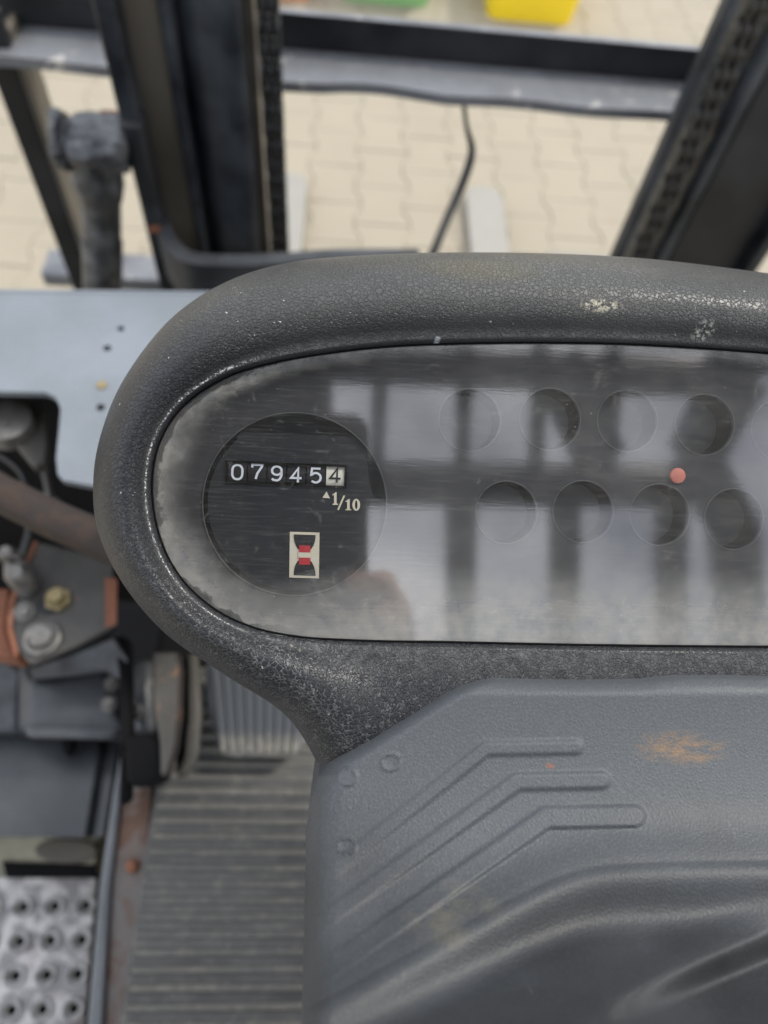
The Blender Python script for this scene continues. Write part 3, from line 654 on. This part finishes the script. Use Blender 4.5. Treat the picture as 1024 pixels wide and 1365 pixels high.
for s_, h in prof:
    ring = []
    for a_, b2 in zip(I, O):
        d = math.hypot(b2[0] - a_[0], b2[1] - a_[1]); ss = s_
        if d > 130 and s_ > .1 : ss = s_
        ss = s_ if s_ > .12 else s_ * 82 / d              # the lip keeps its width
        ring.append(at_n(a_[0] + (b2[0] - a_[0]) * ss, a_[1] + (b2[1] - a_[1]) * ss, h))
    rings.append(ring)
DB = MB().loft(rings, cap=(False, False)).link('dashboard_cowl', 'cowl', FL, smooth=True, weld=False, label='thick black grained plastic cowl framing the instrument lens')
for p_ in DB.data.polygons: p_.use_smooth = True
la = DB.data.attributes.new('lip', 'FLOAT', 'POINT'); nI = len(I)
la.data.foreach_set('value', [({4: .6, 5: 1, 6: .6, 3: .2}.get(i // nI, 0)) for i in range(nI * len(prof))])
sb = DB.modifiers.new('sub', 'SUBSURF'); sb.levels = 1; sb.render_levels = 2
# bonnet under the cowl so nothing shows through
mb = MB().loft([[at_n(512 + (x - 512) * k, 760 + (y - 760) * k, h) for x, y in O[::4]] for h, k in ((-.024, .86), (-.16, .84))]); mb.link('dashboard_base', 'rubber', FL)
# lens
cx0, cx1, cyl = 430, 1190, 664
lr = []
ks = [0, .02, .04, .07, .1, .14, .2, .27, .35, .45, .56, .68, .8, .92, 1]
I2 = [(a_[0] + (b2[0] - a_[0]) * .0, a_[1]) for a_, b2 in zip(I, O)]
mbv = []; edge = []
for k in ks:
    ring = []
    for a_ in I2:
        sx = min(max(a_[0], cx0), cx1); x = a_[0] + (sx - a_[0]) * k; y = a_[1] + (cyl - a_[1]) * k
        ring.append(at_n(x, y, 0)); edge.append(math.hypot(x - a_[0], y - a_[1]) * S)
    lr.append(ring)
n = len(I2); vs_ = [p for r in lr for p in r]; fs_ = []
for i in range(len(ks) - 1):
    for j in range(n): k2 = (j + 1) % n; fs_.append((i * n + j, i * n + k2, (i + 1) * n + k2, (i + 1) * n + j))
p0_, p1_, p2_ = (vs_[q] for q in fs_[5][:3])
if (p1_ - p0_).cross(p2_ - p1_).dot(N) < 0: fs_ = [tuple(reversed(f)) for f in fs_]
me = bpy.data.meshes.new('lens'); cen_ = at_n(800, 664, 0)
me.from_pydata([p - cen_ for p in vs_], [], fs_); at_ = me.attributes.new('edge', 'FLOAT', 'POINT'); at_.data.foreach_set('value', edge)
me.materials.append(MT['lens']); ln = bpy.data.objects.new('lens', me); col.objects.link(ln); ln.parent = DB; ln.location = cen_ - wloc(DB)
ln['label'] = 'scratched clear plastic lens with beige grime round its rim'
# black seal in the gap
gm = MB(); gr = [[at_n(a_[0] + (b2[0] - a_[0]) * q / 82 * 82 / math.hypot(b2[0] - a_[0], b2[1] - a_[1]), a_[1] + (b2[1] - a_[1]) * q / math.hypot(b2[0] - a_[0], b2[1] - a_[1]), h) for a_, b2 in zip(I, O)] for q, h in ((-2.6, .0002), (-2.2, .0007), (-.6, .0007), (1, -.001))]
gm.loft(gr, cap=(False, False)).link('lens_seal', 'rubber', DB, smooth=True)

# printed plate with round recesses
hp_ = -.005
warn = [(626, 560), (733, 559), (836, 561), (939, 566), (1040, 573), (1142, 582), (675, 683), (777, 682), (879, 686), (978, 692), (1078, 700), (1178, 706)]
RC = .0098
loop = [at_n(x, y, hp_) for x, y in [(a_[0] * 1.0, a_[1]) for a_ in I[::3]]]
mcx, mcy = 394, 672; mc = at_n(mcx, mcy, hp_)
RM = 121 * S * 1.02
hl = [circ(at_n(x, y, hp_), X, P, RC, 40) for x, y in warn] + [circ(mc, X, P, RM, 64)]
PL = holed(loop, hl, N * -.0012).link('indicator_plate', 'plate', FL, label='black indicator plate with two rows of unlit round windows')
w0 = None
for x, y in warn:
    p = at_n(x, y, hp_)
    if w0 is None:
        w0 = MB().loft([circ(p + N * h, X, P, r, 40) for h, r in ((-.0008, RC * .985), (-.0095, RC * .95))], cap=(False, False)).link('recess_wall', 'wall', PL, smooth=True)
        d0 = MB().add([p + N * -.0095] + circ(p + N * -.0095, X, P, RC * .97, 40), [(0, i + 1, (i + 1) % 40 + 1) for i in range(40)]).link('symbol_window', 'recess', PL)
        r0 = MB().torus(p + N * .0001, N, RC + .0002, .00022, 48, 6, X).link('recess_rim', 'rim', PL, smooth=True); wp = p
    else:
        for q in (w0, d0, r0):
            o = q.copy(); col.objects.link(o); o.parent = PL; o.location = V(q.location) + (p - wp)
p = at_n(904, 634, -.004); MB().loft([circ(p + N * h, X, P, r * 1.0, 20) for h, r in ((-.001, .0025), (0, .0025), (.0002, .0022))]).link('indicator_lamp', 'salmon', PL, smooth=True, label='small salmon red lamp between the two rows')

# ---- hour meter
HM = bpy.data.objects.new('hour_meter', None); HM.empty_display_size = .02; col.objects.link(HM); HM.parent = FL; HM.location = mc - wloc(FL); HM['label'] = 'round black hour meter reading 07945.4'
hf = -.0066
fc = at_n(mcx, mcy, hf)
fc = fc - N * .003
MB().add([fc] + circ(fc, X, P, RM * 1.03, 64), [(0, i + 1, (i + 1) % 64 + 1) for i in range(64)]).link('dial_backing', 'face', HM)
MB().torus(mc + N * .0003, N, RM, .00022, 96, 6, X).link('dial_ring', 'rim', HM, smooth=True)
def pl2_(px, py_, h): return at_n(px, py_, h)
def npoly(pts, h, th=.0001): return MB().prism([at_n(x, y, h) for x, y in pts], N * -th)
# raised dark face with straight top edge
fp_ = []
for k in range(41):
    a = R(216 - 0) ; an = R(50 + 0)
arc = [(mcx + 110 * math.cos(R(t)), mcy - 112 * math.sin(R(t))) for t in range(128, 128 + 250, 6)]
face = [(477, 582), (320, 576)] + arc[0:0] + [(mcx + 117 * math.cos(R(t)), mcy - 115 * math.sin(R(t))) for t in range(132, 352, 5)] + [(506, 690), (492, 640), (488, 600)]
FACE = face
hd = hf + .0012
A_ = at_n(303.6, 616.2, hd); B_ = at_n(460.4, 622.5, hd); ex = (B_ - A_).normalized(); ey = N.cross(ex); cw = (B_ - A_).length / 6; ch = 25 * S * 1.03
hol = [A_ - N * .0003 + ex * a + ey * b for a, b in ((0, 0), (cw * 6, 0), (cw * 6, -ch), (0, -ch))]
holed([at_n(x, y, hf + .0009) for x, y in face], [hol], N * -.0003).link('dial_face', 'face', HM, label='matt black dial face with a straight top edge')
hd = hf + .0012
def cell(i): return 303.6 + i * 26.1, 616.2 + i * 1.15
A_ = at_n(303.6, 616.2, hd); B_ = at_n(460.4, 622.5, hd); ex = (B_ - A_).normalized(); ey = N.cross(ex); cw = (B_ - A_).length / 6; ch = 25 * S * 1.03
def lp(x, y, h=0.): return A_ + ex * x + ey * y + N * h
# window frame
mbf = MB()
for (xa, xb, ya, yb) in ((-.0006, cw * 6 + .0006, 0, .0006), (-.0006, cw * 6 + .0006, -ch - .0006, -ch), (-.0006, 0, -ch, 0), (cw * 6, cw * 6 + .0006, -ch, 0)):
    mbf.prism([lp(xa, ya, .0003), lp(xb, ya, .0003), lp(xb, yb, .0003), lp(xa, yb, .0003)], N * -.0006)
mbf.link('counter_frame', 'wall', HM)
def ribbon(mb, pts, w, fx, closed=False):
    n = len(pts); L_ = []; R__ = []
    for i in range(n):
        if closed: a, b = pts[i - 1], pts[(i + 1) % n]
        else: a, b = pts[max(i - 1, 0)], pts[min(i + 1, n - 1)]
        def un(p, q): d = math.hypot(q[0] - p[0], q[1] - p[1]) or 1; return ((q[0] - p[0]) / d, (q[1] - p[1]) / d)
        d1 = un(a, pts[i]) if (closed or i > 0) else un(pts[i], b); d2 = un(pts[i], b) if (closed or i < n - 1) else d1
        nx, ny = -(d1[1] + d2[1]), d1[0] + d2[0]; l = math.hypot(nx, ny) or 1; nx /= l; ny /= l
        c = max(.45, nx * -d1[1] + ny * d1[0]); k = w / 2 / c
        L_.append((pts[i][0] + nx * k, pts[i][1] + ny * k)); R__.append((pts[i][0] - nx * k, pts[i][1] - ny * k))
    vs = [fx(*p) for p in L_] + [fx(*p) for p in R__]
    mb.add(vs, [(i, (i + 1) % n, n + (i + 1) % n, n + i) for i in range(n if closed else n - 1)])
def arcp(cx, cy, rx, ry, a0, a1, k=14): return [(cx + rx * math.cos(R(a0 + (a1 - a0) * i / k)), cy + ry * math.sin(R(a0 + (a1 - a0) * i / k))) for i in range(k + 1)]
def rrect(w, h, rx, ry):
    o = []
    for cx, cy, a in ((w / 2 - rx, h / 2 - ry, 0), (-w / 2 + rx, h / 2 - ry, 90), (-w / 2 + rx, -h / 2 + ry, 180), (w / 2 - rx, -h / 2 + ry, 270)): o += arcp(cx, cy, rx, ry, a, a + 90, 6)
    return o
G = {'0': [(rrect(.66, 1, .3, .36), True)],
     '7': [([(-.33, .3), (-.33, .5), (.33, .5), (.3, .36), (.02, -.1), (-.08, -.5)], False)],
     '9': [(arcp(0, .2, .32, .3, 0, 360, 22)[:-1], True), (arcp(-.02, .0, .34, .5, 20, -80, 14) + [(-.22, -.46), (-.3, -.36)], False)],
     '4': [([(.36, -.2), (-.34, -.2), (.12, .5), (.12, -.5)], False)],
     '5': [([(.3, .5), (-.26, .5), (-.31, .04)] + arcp(-.0, -.16, .33, .34, 140, -140, 16), False)]}
for i, ch_ in enumerate('079454'):
    last = i == 5
    xa = cw * i + .00022; xb = cw * (i + 1) - .00022
    rg = []
    for k in range(9):                                     # a slice of the number drum
        t = -1 + 2 * k / 8; rg.append([lp(x, -ch / 2 + ch / 2 * t, -.0003 - .0006 * t * t) for x in (xa, xb)])
    vsx = [p for r in rg for p in r]; m2 = MB(); m2.add(vsx, [(2 * k, 2 * k + 1, 2 * k + 3, 2 * k + 2) for k in range(8)])
    m2.link('digit_wheel', 'lastwheel' if last else 'wheel', HM, smooth=True)
    mx_ = (xa + xb) / 2; sc_ = ch * .74; off = (.0001, .0007, .0002, -.0004, -.0001, .0003)[i]
    md = MB()
    for pts, cl in G[ch_]: ribbon(md, pts, .15 if not last else .14, lambda x, y: lp(mx_ + x * sc_ * 1.06, -ch / 2 + y * sc_ + off * .5, -.0003 + .0001), cl)
    md.link('digit', 'blackink' if last else 'white', HM)
# 1/10 and its pointer
def ink(pts, name='print', mat='cream'): return npoly(pts, hf + .00115, .0001).link(name, mat, HM)
ink([(430, 663.5), (440, 664.3), (435.4, 655)], 'pointer_mark')
def serif_one(cx, cy, w, h): return [(cx - w * .2, cy + h / 2), (cx - w * .2, cy + h / 2), (cx - w * .5, cy + h / 2), (cx - w * .5, cy + h * .43), (cx - w * .22, cy + h * .38), (cx - w * .22, cy - h * .28), (cx - w * .5, cy - h * .22), (cx - w * .5, cy - h * .3), (cx + w * .1, cy - h / 2), (cx + w * .24, cy - h / 2), (cx + w * .24, cy + h * .38), (cx + w * .5, cy + h * .43), (cx + w * .5, cy + h / 2)][1:]
ink(serif_one(447, 664.5, 7.5, 17), 'numeral_one'); ink([(449.6, 679.5), (452, 679.7), (460.3, 660.6), (457.9, 660.4)], 'slash')
ink(serif_one(464.5, 672.6, 7.6, 15), 'numeral_one')
mz = MB(); oo = [(475 + 5.2 * math.cos(R(t)), 672.9 + 7.9 * math.sin(R(t))) for t in range(0, 360, 15)]; ii = [(475 + 1.7 * math.cos(R(t)), 672.9 + 6.0 * math.sin(R(t))) for t in range(0, 360, 15)]
mz.loft([[at_n(x, y, hf + .00115) for x, y in oo], [at_n(x, y, hf + .00115) for x, y in ii]], cap=(False, False)).link('numeral_zero', 'cream', HM)
# hourglass symbol
def sh(x, y): return (386.5 + x * 39.5 + y * 0 - .8 * y, 708.8 + y * 61 + x * 1.2)
ink([sh(0, 0), sh(1, 0), sh(1, 1), sh(0, 1)], 'hourglass_symbol')
up = [sh(.13, .055)] + [sh(.87, .055)] + [sh(.87 - .3 * (1 - math.cos(t * math.pi / 16)) , .055 + .36 * math.sin(t * math.pi / 16)) for t in range(1, 9)] + [sh(.13 + .3 * (1 - math.cos(t * math.pi / 16)), .055 + .36 * math.sin(t * math.pi / 16)) for t in range(8, 0, -1)]
dn_ = [(sh(0, 0)[0] * 0 + q[0] - .8 * .0, 2 * (708.8 + 30.5 + (q[0] - 386.5) / 39.5 * 1.2) - q[1]) for q in up]
npoly(up, hf + .0013, .0001).link('upper_bulb', 'blackink', HM); npoly(dn_, hf + .0013, .0001).link('lower_bulb', 'blackink', HM)
def rc(x0, x1, y0, y1): return [sh(x0, y0), sh(x1, y0), sh(x1, y1), sh(x0, y1)]
npoly(rc(.32, .7, .29, .44), hf + .0015, .0001).link('red_block', 'red', HM); npoly(rc(.32, .7, .56, .71), hf + .0015, .0001).link('red_block', 'red', HM)
npoly(rc(.29, .72, .445, .555), hf + .00145, .0001).link('white_block', 'cream', HM)

# ---- steering column shroud
def seg_d(px_, py_, pts):
    best = 1e9
    for (x0, y0), (x1, y1) in zip(pts, pts[1:]):
        dx, dy = x1 - x0, y1 - y0; t = max(0, min(1, ((px_ - x0) * dx + (py_ - y0) * dy) / (dx * dx + dy * dy)))
        best = min(best, math.hypot(px_ - x0 - dx * t, py_ - y0 - dy * t))
    return best
def sst(a, b, x): t = max(0, min(1, (x - a) / (b - a))); return t * t * (3 - 2 * t)
ribs = [([(400, 1195), (648, 998), (768, 996)], 9), ([(400, 1250), (690, 1042), (802, 1040)], 11), ([(400, 1318), (728, 1090), (846, 1088)], 14)]
Lx = [(905, 622), (915, 600), (940, 560), (980, 496), (1015, 440), (1035, 424), (1065, 413), (1110, 408), (1200, 406), (1365, 402), (1500, 400)]
def left(y):
    for (y0, x0), (y1, x1) in zip(Lx, Lx[1:]):
        if y <= y1: return x0 + (x1 - x0) * (y - y0) / (y1 - y0)
    return Lx[-1][1]
def ridge(x): q = (770 - x) * .545; return 1146 + (q + math.sqrt(q * q + 900)) / 2
def hgt(x, y):
    q = max(0, y - 905) / 460; h = .0135 + .016 * q + .039 * q ** 1.9
    yr = ridge(x); d = y - yr
    # blend the crease softly
    h += .002 * math.exp(-(d / 40) ** 2)
    h += .00011 * max(0, d) * 1.0 - .012 * sst(0, 100, d)
    y2 = 1330 - (x - 780) * .42
    h += .0015 * math.exp(-((y - y2) / 30) ** 2) * sst(780, 960, x) - .010 * sst(10, 60, y - y2) * sst(760, 960, x)
    for pts, r0_ in ribs:
        if y > 960:
            q = seg_d(x, y, pts); h += .0008 * (1 - sst(r0_ - 3.4, r0_ + 3.4, q)) * (.25 + .75 * sst(420, 640, x))
    for (cx_, cy_, rr_) in ((463, 1036, 12), (521, 1016, 12), (462, 1128, 12)):
        q = math.hypot((x - cx_), (y - cy_) * 1.1); h += .0004 * math.exp(-((q - rr_) / 1.8) ** 2)
    return h
rows = [905 + i * 2.4 for i in range(190)] + [1365 + i * 10 for i in range(12)]
colsn = 300; gv = []
def edge_drop(x, y, L_):
    d1 = (x - L_); d2 = (y - 903)
    e = 0
    k1 = max(0, 1 - d1 / 44); k2 = max(0, 1 - d2 / 26)
    e += .016 * (1 - math.sqrt(max(0, 1 - k1 * k1))) + .007 * (1 - math.sqrt(max(0, 1 - k2 * k2)))
    return e
mbs = MB(); nr = len(rows)
for y in rows:
    L_ = left(y)
    for j in range(colsn + 1):
        t = j / colsn; x = L_ + (1080 - L_) * min(1, t / .94) ** 1.12 if t < .94 else 1080 + (t - .94) / .06 * 420
        wob = (math.sin(x / 55) * 1.5 + (3 * (1 - sst(850, 905, x)))) * (1 - sst(905, 930, y))
        mbs.v.append(at_n(x, y + wob, hgt(x, y) - edge_drop(x, y, L_)))
nc = colsn + 1
for i in range(nr - 1):
    for j in range(colsn): a = i * nc + j; mbs.f.append([a, a + 1, a + nc + 1, a + nc])
# skirts down the left side and the front
b0 = len(mbs.v); lefts = [i * nc for i in range(nr)]; 
for i in range(nr): 
    y = rows[i]; mbs.v.append(mbs.v[i * nc] - N * .14 + X * .003)
for i in range(nr - 1): mbs.f.append([i * nc, (i + 1) * nc, b0 + i + 1, b0 + i])
b1 = len(mbs.v)
for j in range(nc): mbs.v.append(mbs.v[j] - N * .03)
for j in range(nc - 1): mbs.f.append([j, j + 1, b1 + j + 1, b1 + j])
sh_ = mbs.link('steering_column_shroud', 'shroud', FL, smooth=True, weld=False, label='blue grey plastic steering column shroud with three moulded ribs')
for p_ in sh_.data.polygons: p_.use_smooth = True

# ---- overhead guard (seen mirrored in the lens)
zg = 2.15
def gbar(pts, w, name='guard_bar', h=.03):
    ps = [mirror_z(x, y, zg) for x, y in pts]; mb = MB()
    for a, b in zip(ps, ps[1:]):
        t = (b - a).normalized(); s_ = t.cross(Zv); mb.box((a + b) / 2, t * ((b - a).length / 2), s_ * (w / 2), Zv * (h / 2))
    mb.link(name, 'black_steel', FL, bevel=.004)
gbar([(330, 641), (905, 648)], .058, 'guard_cross_bar', .05)
for x, y0, y1 in ((505, 400, 640), (618, 400, 640), (717, 400, 640), (815, 400, 640)): gbar([(x + 6, y0), (x - 4, y1)], .022)
for x in (613, 751, 893): gbar([(x + 2, 650), (x - 8, 1500)], .05)
gbar([(330, 478), (1000, 505)], .05, 'guard_cross_bar', .05)
gbar([(990, 380), (985, 500), (925, 610), (975, 700), (1010, 1100)], .075, 'guard_side_rail', .05)
gbar([(740, 480), (800, 610)], .08, 'guard_gusset')
MB().prism([mirror_z(x, y, zg + .002) for x, y in ((60, 420), (445, 420), (440, 900), (60, 1000))], V((0, 0, .02))).link('sky_blocker_plate', 'black_steel', FL, bevel=.004)  # unseen plate added to keep sky reflections off the left of the lens


# ---- driver's seat
def rbox(c, hx, hy, hz): c = V(c); return MB().box(c, V((hx, 0, 0)), V((0, hy, 0)), V((0, 0, hz)))
ST = bpy.data.objects.new('seat', None); col.objects.link(ST); ST.parent = FL; ST.location = V((.02, -.6, .8)) - wloc(FL)
rbox((.02, -.52, 1.03), .24, .22, .06).link('cushion', 'rubber', ST, bevel=.04, seg=4)
rbox((.02, -.8, 1.3), .24, .06, .26).link('seat_back', 'rubber', ST, bevel=.04, seg=4)
rbox((.02, -.55, .87), .2, .2, .1).link('seat_base', 'black_steel', ST, bevel=.01)
rbox((.02, -.6, .66), .45, .34, .13).link('battery_hood', 'dark_grey', FL, bevel=.02)
# ---- photographer and phone, mirrored in the lens
PC = CAM + b_ * .0045
pcen = PC + r_ * (.023 - .039) + u_ * (.060 - .081)
def pr_(w, h, rad, z): return [pcen + r_ * x + u_ * y + b_ * z for x, y in rrect(w, h, rad, rad)]
PH = empty('smartphone', pcen, 'black smartphone held over the dashboard, mirrored as a dark shape in the lens', 'phone')
MB().loft([pr_(.074, .158, .009, 0), pr_(.078, .162, .011, .0015), pr_(.078, .162, .011, .0065), pr_(.074, .158, .009, .008)]).link('phone_body', 'phone', PH, smooth=True)
def chain_skin(joints, edges, rad, name, mat, parent, lv=2):
    me = bpy.data.meshes.new(name); c = V(joints[0]); me.from_pydata([V(j) - c for j in joints], edges, [])
    o = bpy.data.objects.new(name, me); col.objects.link(o); o.location = c - (wloc(parent) if parent else V((0, 0, 0))); o.parent = parent
    sk = o.modifiers.new('skin', 'SKIN'); sk.use_smooth_shade = True
    for i, r in enumerate(rad): me.skin_vertices[0].data[i].radius = r if isinstance(r, tuple) else (r, r)
    me.skin_vertices[0].data[0].use_root = True
    ss = o.modifiers.new('sub', 'SUBSURF'); ss.levels = lv; ss.render_levels = lv
    me.materials.append(MT[mat]); return o
PE = empty('person', (.02, -.55, 1.09), 'person in a dark jacket on the driver seat holding the phone, mirrored in the lens', 'person')
hand = pcen + r_ * .046 - u_ * .055 + b_ * .006
J = [(.02, -.58, 1.14), (.01, -.56, 1.3), (0, -.5, 1.47), (-.01, -.44, 1.6), (-.01, -.42, 1.66), (-.01, -.37, 1.75), (-.01, -.35, 1.84),
     (.17, -.48, 1.55), (.27, -.34, 1.36), (.13, -.12, 1.45), tuple(hand - u_ * .03 + r_ * .005),
     (-.19, -.48, 1.55), (-.27, -.42, 1.3), (-.2, -.25, 1.18), (-.19, -.2, 1.17),
     (.11, -.56, 1.13), (.15, -.24, 1.13), (.15, -.28, .86), (.15, -.16, .83), (-.07, -.56, 1.13), (-.13, -.24, 1.13), (-.13, -.28, .86), (-.13, -.16, .83)]
E = [(0, 1), (1, 2), (2, 3), (3, 4), (4, 5), (5, 6), (2, 7), (7, 8), (8, 9), (9, 10), (2, 11), (11, 12), (12, 13), (13, 14), (0, 15), (15, 16), (16, 17), (17, 18), (0, 19), (19, 20), (20, 21), (21, 22)]
Rr = [(.15, .11), (.14, .1), (.15, .1), .06, .055, (.085, .1), (.07, .085), .065, .048, .038, (.036, .02), .065, .048, .036, .03, .085, .065, .045, .04, .085, .065, .045, .04]
chain_skin(J, E, Rr, 'body', 'sleeve', PE)
MB().loft([[V((-.01 + a * math.cos(t * math.pi / 8), -.33 + yo + a * 1.1 * math.sin(t * math.pi / 8), z)) for t in range(16)] for z, a, yo in ((1.7, .03, .02), (1.73, .06, .01), (1.78, .076, 0), (1.83, .08, 0), (1.86, .076, 0))]).link('face', 'skin', PE, smooth=True)
MB().loft([[V((-.01 + a * math.cos(t * math.pi / 8), -.35 + a * 1.15 * math.sin(t * math.pi / 8), z)) for t in range(16)] for z, a in ((1.82, .084), (1.86, .088), (1.91, .07), (1.935, .035))]).link('hair', 'rubber', PE, smooth=True)
for k, (o0, ln_) in enumerate(((.03, .9), (.01, 1), (-.01, .95), (-.03, .8))):      # fingers closed over the phone's edge
    a = hand + u_ * o0; fj = [a + r_ * .004 + b_ * .016, a + r_ * .006 + b_ * .002 - u_ * .002, a - r_ * .006 - b_ * .0115 , a - r_ * (.026 * ln_) - b_ * .0125]
    chain_skin([tuple(p) for p in fj], [(0, 1), (1, 2), (2, 3)], [.0095, .009, .0085, .0075], 'finger', 'skin', PE, 1)
a = hand + u_ * .02 + b_ * .012
chain_skin([tuple(a - u_ * .05 + r_ * .002), tuple(a - u_ * .02 - r_ * .01 + b_ * .004), tuple(a - r_ * .03 + b_ * .005)], [(0, 1), (1, 2)], [.013, .011, .009], 'thumb', 'skin', PE, 1)
chain_skin([tuple(hand - u_ * .05 + b_ * .012), tuple(hand + b_ * .018), tuple(hand + u_ * .035 + b_ * .018)], [(0, 1), (1, 2)], [(.028, .016), (.03, .012), (.02, .01)], 'palm', 'skin', PE, 1)
